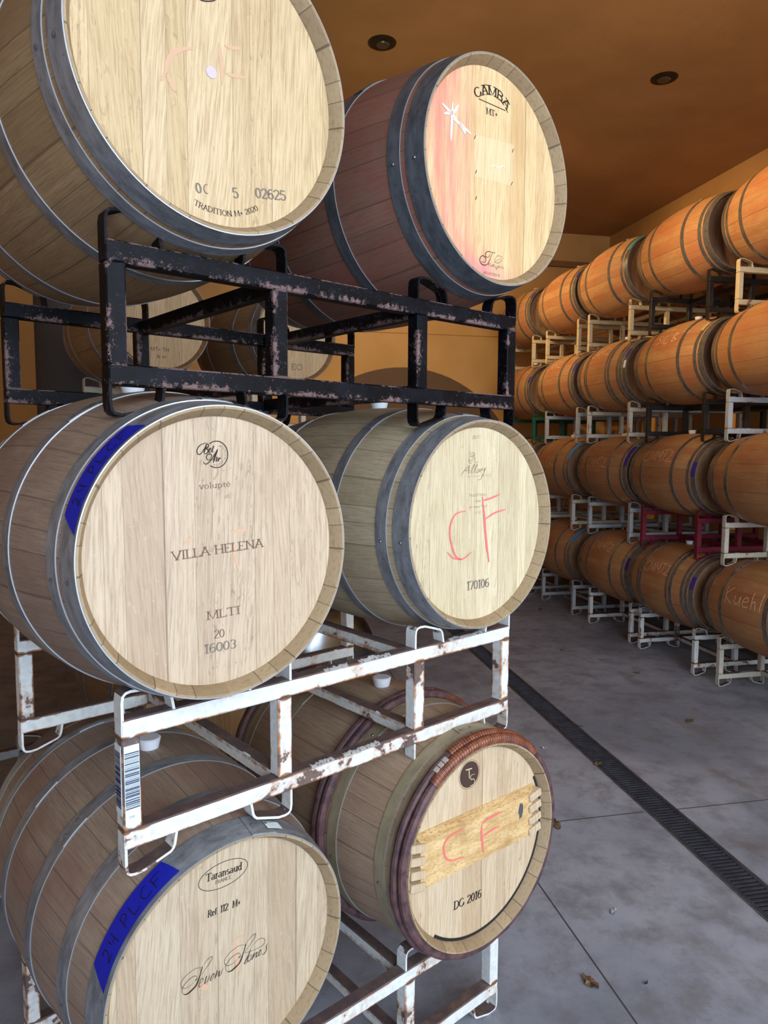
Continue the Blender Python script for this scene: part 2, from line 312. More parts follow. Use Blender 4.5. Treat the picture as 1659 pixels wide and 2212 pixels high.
# ------------------------------------------------------------------ lettering: skeleton strokes drawn with a broad nib
# char: (advance, [(kind, points)]) ; kind c = smooth curve, l = straight with serifs, n = straight without
def _e(cx, cy, rx, ry, a0, a1, n=12): return [(cx+rx*math.cos(R(a0+(a1-a0)*k/n)), cy+ry*math.sin(R(a0+(a1-a0)*k/n))) for k in range(n+1)]
FONT = {
 'A': (.8, [('l', [(.08, 0), (.4, 1)]), ('l', [(.4, 1), (.74, 0)]), ('n', [(.2, .36), (.62, .36)])]),
 'B': (.7, [('l', [(.12, 0), (.12, 1)]), ('p', [(.12, 1)]+_e(.3, .76, .28, .24, 90, -90)+[(.12, .52)]), ('p', [(.12, .52)]+_e(.32, .26, .32, .26, 90, -90)+[(.12, 0)])]),
 'C': (.8, [('p', _e(.42, .5, .36, .5, 42, 318))]), 'D': (.8, [('l', [(.12, 0), (.12, 1)]), ('p', [(.12, 1)]+_e(.3, .5, .42, .5, 90, -90)+[(.12, 0)])]),
 'E': (.66, [('l', [(.12, 0), (.12, 1)]), ('n', [(.12, 1), (.58, 1), (.58, .86)]), ('n', [(.12, .52), (.46, .52)]), ('n', [(.12, 0), (.6, 0), (.6, .15)])]),
 'F': (.62, [('l', [(.12, 0), (.12, 1)]), ('n', [(.12, 1), (.58, 1), (.58, .86)]), ('n', [(.12, .52), (.46, .52)])]),
 'G': (.85, [('p', _e(.42, .5, .36, .5, 42, 330)), ('l', [(.74, 0.1), (.74, .42)])]), 'H': (.85, [('l', [(.14, 0), (.14, 1)]), ('l', [(.7, 0), (.7, 1)]), ('n', [(.14, .5), (.7, .5)])]),
 'I': (.36, [('l', [(.18, 0), (.18, 1)])]), 'K': (.75, [('l', [(.12, 0), (.12, 1)]), ('n', [(.66, 1), (.14, .42)]), ('n', [(.3, .6), (.7, 0)])]),
 'L': (.62, [('l', [(.12, 0), (.12, 1)]), ('n', [(.12, 0), (.58, 0), (.58, .18)])]), 'M': (1.0, [('l', [(.12, 0), (.14, 1)]), ('n', [(.14, 1), (.5, 0), (.84, 1)]), ('l', [(.84, 1), (.88, 0)])]),
 'N': (.88, [('l', [(.14, 0), (.14, 1)]), ('n', [(.14, 1), (.74, 0)]), ('l', [(.74, 0), (.74, 1)])]), 'O': (.86, [('p', _e(.43, .5, .37, .5, 90, 450))]),
 'P': (.66, [('l', [(.12, 0), (.12, 1)]), ('p', [(.12, 1)]+_e(.3, .74, .3, .26, 90, -90)+[(.12, .48)])]), 'R': (.75, [('l', [(.12, 0), (.12, 1)]), ('p', [(.12, 1)]+_e(.3, .75, .28, .25, 90, -90)+[(.12, .5)]), ('l', [(.34, .5), (.68, 0)])]),
 'S': (.62, [('p', _e(.32, .74, .24, .25, 35, 270)+_e(.32, .25, .25, .25, 80, -150))]), 'T': (.76, [('l', [(.38, 0), (.38, 1)]), ('n', [(.04, .86), (.04, 1), (.72, 1), (.72, .86)])]),
 'U': (.8, [('l', [(.12, 1), (.12, .4)]), ('p', _e(.4, .34, .28, .34, 180, 360)), ('l', [(.68, .34), (.68, 1)])]), 'V': (.8, [('l', [(.06, 1), (.42, 0)]), ('l', [(.42, 0), (.76, 1)])]),
 'X': (.76, [('l', [(.08, 1), (.7, 0)]), ('l', [(.08, 0), (.7, 1)])]), 'Z': (.66, [('n', [(.06, 1), (.6, 1), (.04, 0), (.62, 0)])]),
 '0': (.62, [('p', _e(.3, .5, .24, .5, 90, 450))]), '1': (.44, [('n', [(.08, .82), (.24, 1)]), ('l', [(.24, 1), (.24, 0)])]),
 '2': (.62, [('p', _e(.3, .74, .24, .26, 170, -30)+[(.06, 0)]), ('n', [(.06, 0), (.56, 0), (.56, .12)])]), '3': (.6, [('p', _e(.28, .76, .22, .24, 150, -80)), ('p', _e(.28, .26, .24, .26, 80, -150))]),
 '4': (.62, [('n', [(.44, 0), (.44, 1), (.04, .3), (.6, .3)])]), '5': (.6, [('n', [(.52, 1), (.12, 1), (.1, .55)]), ('p', _e(.28, .32, .25, .32, 110, -150))]),
 '6': (.62, [('p', _e(.36, .5, .28, .5, 60, 180)+_e(.31, .3, .23, .3, 180, 530))]), '7': (.58, [('n', [(.06, .86), (.06, 1), (.54, 1), (.22, 0)])]),
 '8': (.62, [('p', _e(.3, .75, .2, .25, -90, 270)), ('p', _e(.3, .25, .25, .25, 90, 450))]), '9': (.62, [('p', _e(.29, .7, .23, .3, 0, 360)+_e(.24, .5, .28, .5, 10, -100))]),
 'a': (.56, [('p', [(.12, .56), (.24, .65), (.4, .6), (.42, .45), (.42, .1), (.5, .02)]), ('p', _e(.25, .18, .18, .18, 60, 330))]), 'd': (.6, [('l', [(.46, 0), (.46, 1)]), ('p', _e(.28, .32, .22, .32, 40, 320))]),
 'e': (.56, [('p', [(.08, .36), (.46, .38)]+_e(.27, .34, .2, .31, 10, 320))]), 'f': (.4, [('p', [(.18, 0), (.18, .8), (.26, .98), (.4, .92)]), ('n', [(.06, .62), (.34, .62)])]),
 'h': (.6, [('l', [(.12, 0), (.12, 1)]), ('p', [(.12, .5), (.3, .65), (.44, .55), (.46, 0)])]),
 'i': (.3, [('l', [(.15, 0), (.15, .62)]), ('n', [(.15, .84), (.15, .9)])]), 'l': (.3, [('l', [(.15, 0), (.15, 1)])]), 'm': (.9, [('l', [(.12, 0), (.12, .64)]), ('p', [(.12, .5), (.3, .65), (.43, .5), (.44, 0)]), ('p', [(.44, .5), (.6, .65), (.75, .5), (.76, 0)])]),
 'n': (.6, [('l', [(.12, 0), (.12, .64)]), ('p', [(.12, .48), (.3, .65), (.44, .52), (.46, 0)])]), 'o': (.58, [('p', _e(.28, .32, .22, .32, 90, 450))]),
 'p': (.6, [('l', [(.12, -.34), (.12, .64)]), ('p', _e(.3, .32, .22, .32, 140, -140))]), 'r': (.42, [('l', [(.12, 0), (.12, .64)]), ('p', [(.12, .46), (.26, .64), (.38, .6)])]),
 's': (.48, [('p', _e(.24, .48, .16, .16, 40, 270)+_e(.24, .17, .17, .16, 80, -150))]), 't': (.4, [('p', [(.18, .86), (.18, .12), (.26, 0), (.38, .06)]), ('n', [(.04, .62), (.36, .62)])]),
 'u': (.62, [('p', [(.12, .64), (.12, .14), (.24, 0), (.4, .06), (.46, .2)]), ('l', [(.47, .64), (.47, 0)])]), 'v': (.56, [('l', [(.06, .64), (.28, 0)]), ('l', [(.28, 0), (.5, .64)])]),
 'y': (.56, [('l', [(.06, .64), (.28, .04)]), ('n', [(.5, .64), (.18, -.3)])]), '+': (.6, [('n', [(.08, .4), (.52, .4)]), ('n', [(.3, .16), (.3, .64)])]), '.': (.26, [('n', [(.12, 0), (.14, .07)])]), ' ': (.42, [])}
FONT['\u00e9'] = (.56, FONT['e'][1] + [('n', [(.2, .76), (.36, .92)])])
def catmull(P, k=6):
    if len(P) < 3: return P
    Q = [P[0]] + list(P) + [P[-1]]; out = []
    for i in range(1, len(Q)-2):
        a, b, c, d = Q[i-1:i+3]
        for j in range(k):
            t = j/k
            out.append(tuple(.5*((2*b[m])+(-a[m]+c[m])*t+(2*a[m]-5*b[m]+4*c[m]-d[m])*t*t+(-a[m]+3*b[m]-3*c[m]+d[m])*t**3) for m in (0, 1)))
    out.append(tuple(P[-1])); return out
def sub2(P, k=10): return [(P[0][0]+(P[1][0]-P[0][0])*i/k, P[0][1]+(P[1][1]-P[0][1])*i/k) for i in range(k+1)] if len(P) == 2 else catmull(P)
def ribbon(bm, pts, wf, mp, mi=0, taper=True):          # pts (u,v), wf(direction angle) -> width, mp(u,v) -> 3D
    n = len(pts); prev = None
    for i, p in enumerate(pts):
        a = pts[max(i-1, 0)]; b = pts[min(i+1, n-1)]; dx, dy = b[0]-a[0], b[1]-a[1]; L = math.hypot(dx, dy) or 1e-9
        w = wf(math.atan2(dy, dx))/2
        if taper and n > 4: w *= .35+.65*min(1, 3.2*min(i, n-1-i)/(n-1)+.05)
        nx, ny = -dy/L*w, dx/L*w
        cur = (bm.verts.new(mp(p[0]+nx, p[1]+ny)), bm.verts.new(mp(p[0]-nx, p[1]-ny)))
        if prev: bm.faces.new((prev[0], prev[1], cur[1], cur[0])).material_index = mi
        prev = cur
def glyphs(s):
    x = 0; out = []
    for ch in s:
        adv, st = FONT[ch]
        for kind, pts in st: out.append((kind, [(x+a, b) for a, b in pts]))
        x += adv
    return x, out
def text_on(bm, s, path, cap, mp, wt=1.0, serif=True, mi=0):   # path: baseline points (m); letters stretched to fill it
    path = catmull(path, 8) if len(path) > 2 else [path[0], path[1]]
    cum = [0]
    for a, b in zip(path, path[1:]): cum.append(cum[-1]+math.hypot(b[0]-a[0], b[1]-a[1]))
    tot, gl = glyphs(s); L = cum[-1]; sx = L/tot
    def put(x, y):
        d = min(max(x*sx, 0), L-1e-9); i = max(j for j in range(len(cum)-1) if cum[j] <= d)
        a, b = path[i], path[i+1]; t = (x*sx-cum[i])/(cum[i+1]-cum[i]); dx, dy = (b[0]-a[0]), (b[1]-a[1]); l = math.hypot(dx, dy)
        return a[0]+dx*t-dy/l*y*cap, a[1]+dy*t+dx/l*y*cap
    thick = cap*.13*wt; thin = cap*.05*max(wt, .8)
    for kind, pts in gl:
        if len(pts) == 2:
            q = [put(*pts[0]), put(*[(pts[0][k]+pts[1][k])/2 for k in (0, 1)]), put(*pts[1])]
        else: q = [put(*p) for p in pts]
        base = math.atan2(q[-1][1]-q[0][1], q[-1][0]-q[0][0])
        if serif:
            i = max(j for j in range(len(cum)-1) if cum[j] <= min(max(pts[0][0]*sx, 0), L-1e-9)); ta = math.atan2(path[i+1][1]-path[i][1], path[i+1][0]-path[i][0])
            wf = lambda a: thin+(thick-thin)*min(1, abs(math.sin(a-ta+.2))**1.5)
        else: wf = lambda a: thick*.75
        ribbon(bm, q, wf, mp, mi, taper=False)
        if serif and kind == 'l':
            for e in (0, 1):
                if pts[e][1] in (0, 1, .64, .62): ribbon(bm, [put(pts[e][0]-thick/cap*1.15, pts[e][1]), put(pts[e][0]+thick/cap*1.15, pts[e][1])], lambda a: thin, mp, mi, False)
# strokes and lettering of the six near barrel heads, tenths of a millimetre from the head's centre
MARKS = {'TL': [('T', '0', 175, 'f', 1.5, [(-450, -2223), (-331, -2201)]), ('S', 18, 'f', [(-203, -2184), (-259, -2178), (-294, -2124), (-278, -2045), (-214, -2011)]), ('T', '5', 182, 'f', 1.5, [(340, -2133), (476, -2111)]), ('T', '02625', 183, 'f', 1.5, [(856, -2008), (1006, -1990), (1446, -1923), (1604, -1904)]), ('T', 'TRADITION M+ 2020', 101, 'i', 1, [(-517, -2449), (-378, -2491), (-279, -2512), (-151, -2519), (23, -2526), (170, -2522), (289, -2504), (456, -2464), (579, -2420), (687, -2375), (924, -2247)]), ('S', 90, 'r', [(-464, 396), (-646, 332), (-799, 238), (-915, 119), (-988, -32), (-1026, -202), (-1117, -388)]), ('S', 90, 'r', [(-1010, -227), (-926, -373), (-858, -493)]), ('S', 90, 'r', [(83, 697), (99, 506), (133, 255), (129, -61)]), ('S', 70, 'r', [(198, 690), (394, 710), (574, 774)]), ('S', 70, 'r', [(210, 181), (406, 197), (648, 243)]), ('D', 110, 'l', [(-98, 94)]), ('S', 20, 'i', [(-328, 1325), (-264, 1329), (-161, 1359), (-39, 1415), (28, 1466)])], 'TR': [('S', 80, 'w', [(-1718, 444), (-1689, 931), (-1661, 1417)]), ('S', 80, 'w', [(-2048, 1261), (-1764, 1148), (-1510, 1032)]), ('S', 80, 'w', [(-1444, 1412), (-1621, 1190), (-1975, 1037)]), ('S', 80, 'w', [(-1655, 1013), (-1326, 940), (-966, 823)]), ('S', 80, 'w', [(-1400, 967), (-1175, 789)]), ('Q', 0, 'q', [(-837, 859), (810, 1034), (799, -81), (-793, -197)]), ('S', 25, 'w', [(-199, 193), (0, 279), (164, 243), (326, 346), (477, 291)]), ('S', 18, 'i', [(-820, 745), (-776, 846)]), ('S', 18, 'i', [(732, 809), (780, 916)]), ('S', 18, 'i', [(-764, -125), (-720, -24)]), ('S', 18, 'i', [(714, -75), (762, 31)]), ('S', 18, 'i', [(-751, -793), (-706, -692)]), ('T', 'GAMBA', 225, 'i', 1.6, [(-768, 1781), (-638, 1872), (-388, 2003), (-105, 2060), (172, 2029), (357, 1947), (473, 1841)]), ('S', 17, 'i', [(-676, 1797), (417, 1825)]), ('T', 'MT+', 147, 'i', 1.2, [(-364, 1518), (101, 1556)]), ('T', '4544CCEX 9', 60, 'i', 1, [(-401, -2648), (285, -2633)]), ('S', 16, 'i', [(105, -2016), (-47, -2032), (-197, -2032), (-277, -2064), (-321, -2122), (-309, -2179), (-262, -2200), (-194, -2173), (-126, -2102)]), ('S', 19, 'i', [(-12, -2030), (-80, -2124), (-135, -2237), (-202, -2338), (-258, -2392), (-360, -2424), (-463, -2411), (-531, -2364), (-544, -2293), (-501, -2220), (-422, -2184), (-342, -2207), (-301, -2259), (-328, -2330), (-396, -2356), (-475, -2344)]), ('S', 8, 'i', [(-173, -2340), (-194, -2418)]), ('S', 8, 'i', [(-183, -2387), (-144, -2343), (-115, -2342)]), ('S', 8, 'i', [(-63, -2344), (-102, -2388), (-73, -2413), (-27, -2375), (-63, -2344)]), ('S', 8, 'i', [(7, -2340), (-14, -2418)]), ('S', 8, 'i', [(-9, -2402), (54, -2339), (38, -2409)]), ('S', 8, 'i', [(136, -2341), (90, -2378), (91, -2416), (137, -2400), (126, -2432), (174, -2440), (116, -2472)]), ('S', 8, 'i', [(230, -2336), (178, -2371), (179, -2409), (226, -2378), (242, -2338), (232, -2407)]), ('S', 8, 'i', [(296, -2337), (274, -2401)]), ('S', 8, 'i', [(343, -2336), (327, -2399)]), ('S', 8, 'i', [(427, -2318), (386, -2356), (428, -2375), (387, -2408)]), ('S', 6, 'i', [(377, -2266), (381, -2277)]), ('P', 7, 'i', [(76, -2283), (86, -2229), (57, -2212), (97, -2175), (96, -2145), (142, -2122), (165, -2081), (188, -2069), (224, -2093), (265, -2044), (283, -2075), (331, -2067), (391, -2101), (356, -2130), (381, -2156), (345, -2185), (346, -2215), (299, -2215), (276, -2257), (228, -2250), (205, -2284), (134, -2273), (76, -2283)]), ('S', 6, 'i', [(41, -2289), (145, -2219), (250, -2171), (320, -2121)])], 'ML': [('S', 17, 'i', [(-197, 2178), (-165, 2200), (-131, 2217), (-95, 2228), (-58, 2233), (-21, 2232), (16, 2226), (51, 2214), (84, 2196), (114, 2173), (141, 2145), (163, 2113), (180, 2078), (192, 2040), (199, 2001), (200, 1960), (195, 1920), (185, 1881), (169, 1845), (148, 1811), (123, 1780), (94, 1754), (62, 1733), (27, 1717), (-10, 1707), (-47, 1703), (-84, 1705), (-121, 1713), (-155, 1726), (-188, 1745)]), ('S', 17, 'i', [(-221, 2182), (-306, 2187), (-412, 2138), (-466, 2053), (-455, 1981), (-396, 1975), (-322, 2066), (-261, 2169)]), ('S', 28, 'i', [(-261, 2169), (-295, 2078), (-324, 1993)]), ('S', 22, 'i', [(-280, 2163), (-221, 2164), (-229, 2115), (-282, 2090), (-236, 2066), (-231, 2018), (-285, 1979), (-317, 1993)]), ('S', 19, 'i', [(-210, 2042), (-170, 2072), (-189, 2091), (-217, 2042), (-198, 2005), (-157, 2036)]), ('S', 19, 'i', [(-157, 2030), (-108, 2140), (-144, 2030), (-111, 2018)]), ('S', 17, 'i', [(-334, 1829), (-315, 1787), (-263, 1780), (-168, 1859), (-57, 2018), (-22, 2073)]), ('S', 33, 'i', [(-22, 2073), (-72, 1956), (-122, 1803)]), ('S', 17, 'i', [(-101, 1870), (-234, 1859), (-270, 1908), (-245, 1963), (-192, 1975), (-153, 1944), (-194, 1871)]), ('S', 25, 'i', [(-39, 1919), (-61, 1827)]), ('S', 25, 'i', [(8, 1901), (-21, 1827)]), ('S', 17, 'i', [(-6, 1870), (42, 1901)]), ('T', 'tonnellerie', 52, 'i', 0.5, [(-124, 1736), (-36, 1737), (59, 1777), (136, 1857), (166, 1956), (154, 2055), (94, 2141), (-14, 2159)]), ('T', 'volupté', 115, 'b', 0.8, [(-438, 1284), (263, 1312)]), ('T', 'VILLA HELENA', 172, 'b', 1.1, [(-1040, -89), (996, 14)]), ('T', 'MLTI', 163, 'b', 1.1, [(-336, -1367), (429, -1343)]), ('T', '20', 165, 'b', 0.9, [(-183, -1773), (58, -1776)]), ('T', '16003', 178, 'f', 1.3, [(-403, -2052), (322, -2052)]), ('S', 50, 'r', [(-791, 211), (-678, 295), (-577, 367)]), ('S', 60, 'r', [(318, 160), (320, -119), (415, -422)]), ('S', 60, 'r', [(246, 374), (462, 400), (588, 461)])], 'MR': [('T', '2017', 84, 'i', 0.6, [(-306, 2406), (37, 2422)]), ('S', 9, 'i', [(-730, 1401), (-627, 1521), (-418, 1664)]), ('S', 12, 'i', [(-427, 1664), (-449, 1439)]), ('S', 7, 'i', [(-601, 1514), (-433, 1542)]), ('S', 8, 'i', [(-387, 1444), (-327, 1565), (-239, 1675), (-203, 1680), (-291, 1552), (-334, 1443), (-280, 1460)]), ('S', 8, 'i', [(-262, 1447), (-201, 1563), (-113, 1686), (-95, 1673), (-183, 1538), (-217, 1447), (-154, 1464)]), ('S', 9, 'i', [(-20, 1561), (-110, 1525), (-127, 1463), (-37, 1487), (17, 1560), (-18, 1462)]), ('S', 10, 'i', [(72, 1566), (37, 1461)]), ('S', 8, 'i', [(45, 1498), (108, 1571), (154, 1564)]), ('S', 9, 'i', [(163, 1583), (137, 1521), (201, 1520), (255, 1594), (184, 1458), (95, 1323), (4, 1250), (-78, 1271)]), ('S', 7, 'i', [(-423, 1994), (-335, 2021), (-236, 2006), (-226, 1969), (-333, 1951), (-423, 1988)]), ('S', 7, 'i', [(-422, 1927), (-333, 1908), (-226, 1932), (-223, 1981)]), ('S', 8, 'i', [(-439, 1909), (-434, 1799), (-392, 1737), (-312, 1724)]), ('S', 6, 'i', [(-429, 1811), (-331, 1798), (-278, 1828)]), ('S', 6, 'i', [(-260, 1859), (-189, 1871), (-186, 1748), (-78, 1747), (-42, 1784)]), ('T', 'tonnellerie FRANCE', 51, 'f', 0.5, [(-501, 1338), (522, 1357)]), ('T', 'TRADITION+', 73, 'f', 0.7, [(-412, 784), (281, 795)]), ('T', 'Centre', 69, 'f', 0.6, [(-194, 621), (80, 630)]), ('T', 'M+ House Toast', 70, 'f', 0.6, [(-415, 460), (315, 474)]), ('T', 'LE 02', 65, 'f', 0.6, [(-179, 297), (77, 304)]), ('T', '170106', 237, 'f', 1.25, [(-464, -1852), (473, -1856)]), ('S', 60, 'R', [(-547, 397), (-913, 346), (-1107, 127), (-1167, -192), (-1065, -571), (-896, -866), (-628, -939), (-289, -780)]), ('S', 40, 'R', [(-1258, -693), (-1028, -877), (-695, -956)]), ('S', 80, 'R', [(135, 767), (215, 285), (274, -201), (355, -692), (458, -1141)]), ('S', 55, 'R', [(172, 661), (456, 706), (890, 811)]), ('S', 50, 'R', [(254, 114), (682, 283), (1161, 356)])], 'BL': [('S', 12, 'i', [(463, 2084), (455, 2130), (433, 2175), (397, 2218), (347, 2257), (285, 2293), (213, 2323), (132, 2347), (44, 2365), (-47, 2376), (-141, 2380), (-236, 2376), (-328, 2365), (-416, 2347), (-497, 2323), (-569, 2293), (-631, 2257), (-681, 2218), (-717, 2175), (-739, 2130), (-747, 2084), (-739, 2037), (-717, 1992), (-681, 1949), (-631, 1910), (-569, 1874), (-497, 1844), (-416, 1820), (-328, 1802), (-236, 1791), (-142, 1788), (-47, 1791), (44, 1802), (132, 1820), (213, 1844), (285, 1874), (347, 1910), (397, 1949), (433, 1992), (455, 2037), (463, 2084)]), ('T', 'Taransaud', 171, 'i', 1.15, [(-576, 2078), (316, 2021)]), ('T', 'FRANCE', 81, 'i', 0.8, [(-342, 1929), (49, 1910)]), ('T', 'Ref. 112  M+', 159, 'i', 1.1, [(-537, 1229), (275, 1178)]), ('S', 8, 'i', [(-677, 115), (-764, 151), (-866, 173), (-1067, 117), (-1175, 15), (-1169, -89), (-1100, -161), (-971, -164), (-870, -122)]), ('S', 18, 'i', [(-804, -76), (-855, -108)]), ('S', 10, 'i', [(-804, -62), (-825, -14), (-897, 15), (-1041, -26), (-1141, -118), (-1157, -210), (-1116, -297)]), ('S', 33, 'i', [(-1116, -297), (-1031, -321), (-930, -287), (-828, -224), (-760, -98), (-723, -1)]), ('S', 19, 'i', [(-723, -1), (-677, 136)]), ('S', 10, 'i', [(-677, 136), (-573, 231), (-468, 267), (-439, 245), (-484, 157), (-604, 41), (-723, -59)]), ('S', 8, 'i', [(408, 135), (313, 174), (202, 196), (-17, 137), (-133, 30), (-127, -77), (-50, -153), (90, -156), (200, -112)]), ('S', 18, 'i', [(272, -64), (216, -97)]), ('S', 10, 'i', [(272, -49), (248, 0), (170, 31), (13, -12), (-96, -108), (-112, -204), (-67, -295)]), ('S', 33, 'i', [(-67, -295), (26, -319), (136, -284), (247, -219), (319, -87), (360, 14)]), ('S', 19, 'i', [(360, 14), (408, 158)]), ('S', 10, 'i', [(408, 158), (521, 256), (635, 295), (668, 272), (618, 180), (488, 59), (359, -46)]), ('S', 13, 'i', [(-740, -226), (-681, -213), (-666, -147), (-710, -139), (-747, -208), (-763, -295), (-726, -314), (-667, -278)]), ('S', 18, 'i', [(-577, -134), (-631, -298)]), ('S', 11, 'i', [(-631, -298), (-564, -273), (-518, -194), (-495, -132)]), ('S', 15, 'i', [(-489, -253), (-414, -233), (-398, -167), (-443, -180), (-489, -253), (-482, -298), (-414, -277)]), ('S', 18, 'i', [(-322, -131), (-381, -297)]), ('S', 11, 'i', [(-369, -270), (-277, -183)]), ('S', 18, 'i', [(-259, -170), (-286, -298)]), ('S', 11, 'i', [(-286, -298), (-232, -266), (-173, -132)]), ('S', 21, 'i', [(531, -34), (482, -140), (401, -253), (353, -313)]), ('S', 10, 'i', [(353, -313), (409, -318), (473, -273)]), ('S', 14, 'i', [(571, -183), (490, -190), (449, -246), (470, -310), (538, -275), (571, -199)]), ('S', 19, 'i', [(628, -173), (562, -310)]), ('S', 11, 'i', [(571, -291), (685, -178)]), ('S', 19, 'i', [(710, -182), (668, -301)]), ('S', 11, 'i', [(668, -301), (734, -287)]), ('S', 14, 'i', [(742, -267), (800, -218), (792, -168), (751, -225), (754, -304), (833, -265)]), ('S', 17, 'i', [(984, -105), (950, -167), (950, -260), (883, -321), (833, -312)]), ('S', 8, 'i', [(362, -36), (475, -75), (718, -101), (884, -73), (917, 4), (868, 82), (752, 114), (605, 46), (507, -45)]), ('S', 70, 'r', [(66, 334), (191, 380), (349, 365)]), ('S', 90, 'r', [(128, 304), (157, -11), (217, -419)]), ('S', 110, 'r', [(-726, -277), (-551, -443)])], 'BR': [('D', 0, 'k', [(-411, 2123), (-64, 2126), (-416, 2493)]), ('S', 30, 'c', [(-562, 2295), (-316, 2276)]), ('S', 30, 'c', [(-435, 2281), (-419, 2013)]), ('S', 20, 'c', [(-198, 2074), (-345, 2084), (-357, 1968), (-241, 1944), (-204, 1842), (-283, 1785), (-394, 1796)]), ('T', 'DG 2016', 230, 'i', 1.3, [(-991, -1621), (115, -1689)]), ('S', 70, 'R', [(-852, 778), (-1276, 799), (-1565, 682), (-1625, 486), (-1562, 245), (-1353, 74), (-844, -5)]), ('S', 80, 'R', [(-148, 699), (-167, 445), (-117, 102), (-91, -169)]), ('S', 60, 'R', [(-148, 715), (123, 771), (680, 784)]), ('S', 60, 'R', [(-98, 324), (220, 377), (592, 398)])]}
COLN = {'q': 'residue', 'i': 'ink', 'b': 'ink_brown', 'f': 'ink_grey', 'r': 'faint', 'R': 'red', 'w': 'chalk', 'c': 'cream', 'l': 'lilac', 'k': 'disc'}
PARTN = {'q': 'label_residue', 'i': 'branded_lettering', 'b': 'brown_lettering', 'f': 'stencilled_number', 'r': 'faded_crayon_mark', 'R': 'crayon_mark', 'w': 'chalk_mark', 'c': 'logo_lettering', 'l': 'round_sticker', 'k': 'burnt_logo_disc'}
def head_marks(key, head, yplane):
    by = {}; nth = 0; last = None; prevp = []
    for m in MARKS[key]:
        kind = m[0]; col = m[3] if kind == 'T' else m[2]
        if kind != 'S' or last != (kind, col) or (col in 'rR' and min(math.dist(p_, q_) for p_ in m[3] for q_ in prevp) > 260): nth += 1; prevp = []
        if kind == 'S': prevp += m[3]
        last = (kind, col); by.setdefault((col, key == 'BR' and col == 'R', nth), []).append(m)
    for (col, plank, _), ms in by.items():
        y = {'q': yplane-.0003, 'r': yplane-.0006, 'k': yplane-.0006, 'l': yplane-.0012}.get(col, yplane-.0014)
        if plank: y = -.4716
        mp = lambda u, v: (u, y, v)
        bm = bmesh.new()
        for m in ms:
            if m[0] == 'T': text_on(bm, m[1], [(a/1e4, b/1e4) for a, b in m[5]], m[2]/1e4, mp, m[4], serif=(col != 'f' or m[4] > 1) and m[1] not in ('2017', 'TRADITION+', '4544CCEX 9'))
            elif m[0] == 'Q': bm.faces.new([bm.verts.new(mp(a/1e4, b/1e4)) for a, b in m[3]])
            elif m[0] == 'D':
                P = [(a/1e4, b/1e4) for a, b in m[3]]
                r = m[1]/1e4 if m[1] else math.hypot(P[2][0]-P[0][0], P[2][1]-P[0][1])
                vs = [bm.verts.new(mp(P[0][0]+r*math.cos(2*PI*k/40), P[0][1]+r*math.sin(2*PI*k/40))) for k in range(40)]; bm.faces.new(vs)
                if not m[1]: ribbon(bm, [(P[0][0]+r*1.1*math.cos(2*PI*k/40), P[0][1]+r*1.1*math.sin(2*PI*k/40)) for k in range(41)], lambda a: .0009, mp, 0, False)
            else:
                P = [(a/1e4, b/1e4) for a, b in m[3]]; w = m[1]/1e4
                ribbon(bm, P if m[0] == 'P' or len(P) > 30 else catmull(P), (lambda a, w=w: w), mp, 0, taper=(m[0] == 'S' and len(P) < 30))
        o = obj(PARTN[col], bm, M[COLN[col]], head)
# ------------------------------------------------------------------ barrels
LB = .95; RB = .345; RH = .2915
def rb(y): return RB-(RB-RH)*(abs(y)/.475)**2
def staves_bm(n=128):
    bm = bmesh.new(); inner = [(.2715, -.440), (.2745, -.452), (.2870, -.475)]; outer = [(rb(-.475+.95*k/26), -.475+.95*k/26) for k in range(27)]
    prof = inner+outer+[(r, -y) for r, y in inner[::-1]]
    mis = [1, 1, 1]+[0]*26+[1, 1, 1]
    lathe(bm, prof, n, mis=mis); return bm
def head_bm(side, n=96, r=.2728):
    bm = bmesh.new(); y0 = side*.445; y1 = side*.43
    rows = lathe(bm, [(r, y0), (r, y1)], n)
    bm.faces.new([q[0] for q in rows]); bm.faces.new([q[1] for q in rows][::-1]); bmesh.ops.recalc_face_normals(bm, faces=bm.faces[:]); return bm
def hoop_bm(d0, d1, side=-1, n=128, th=.0024):
    bm = bmesh.new(); ys = [-.475+d0+(d1-d0)*k/3 for k in range(4)]
    if side > 0: ys = [-y for y in ys][::-1]
    prof = [(rb(ys[0])-.001, ys[0])]+[(rb(y)+th, y) for y in ys]+[(rb(ys[-1])-.001, ys[-1])]
    lathe(bm, prof, n, mis=[1, 0, 0, 0, 1])
    # overlapped riveted joint
    a0 = 1.2+d0*3
    rows = lathe(bm, [(rb(ys[0])+th-.001, ys[0]), (rb(ys[0])+th+.0018, ys[0]+.001), (rb(ys[-1])+th+.0018, ys[-1]-.001), (rb(ys[-1])+th-.001, ys[-1])], 10, a0=a0, a1=a0+.22)
    return bm
def rivet_bm(d, w):
    for a in (1.25+d*3, 1.37+d*3, 3.24):
        bm = bmesh.new(); y = -.475+d+w/2; r = rb(y)+.0045; c = Vector((r*math.cos(a), y, r*math.sin(a)))
        cyl(bm, c, (math.cos(a), 0, math.sin(a)), .005, .0022, 12, .0028); yield bm
def bung_bm():
    bm = bmesh.new(); cyl(bm, (0, 0, RB-.008), (0, 0, 1), .0235, .034, 28, .031); cyl(bm, (0, 0, RB+.026), (0, 0, 1), .031, .003, 28, .027)
    return bm
CONTACT = {}
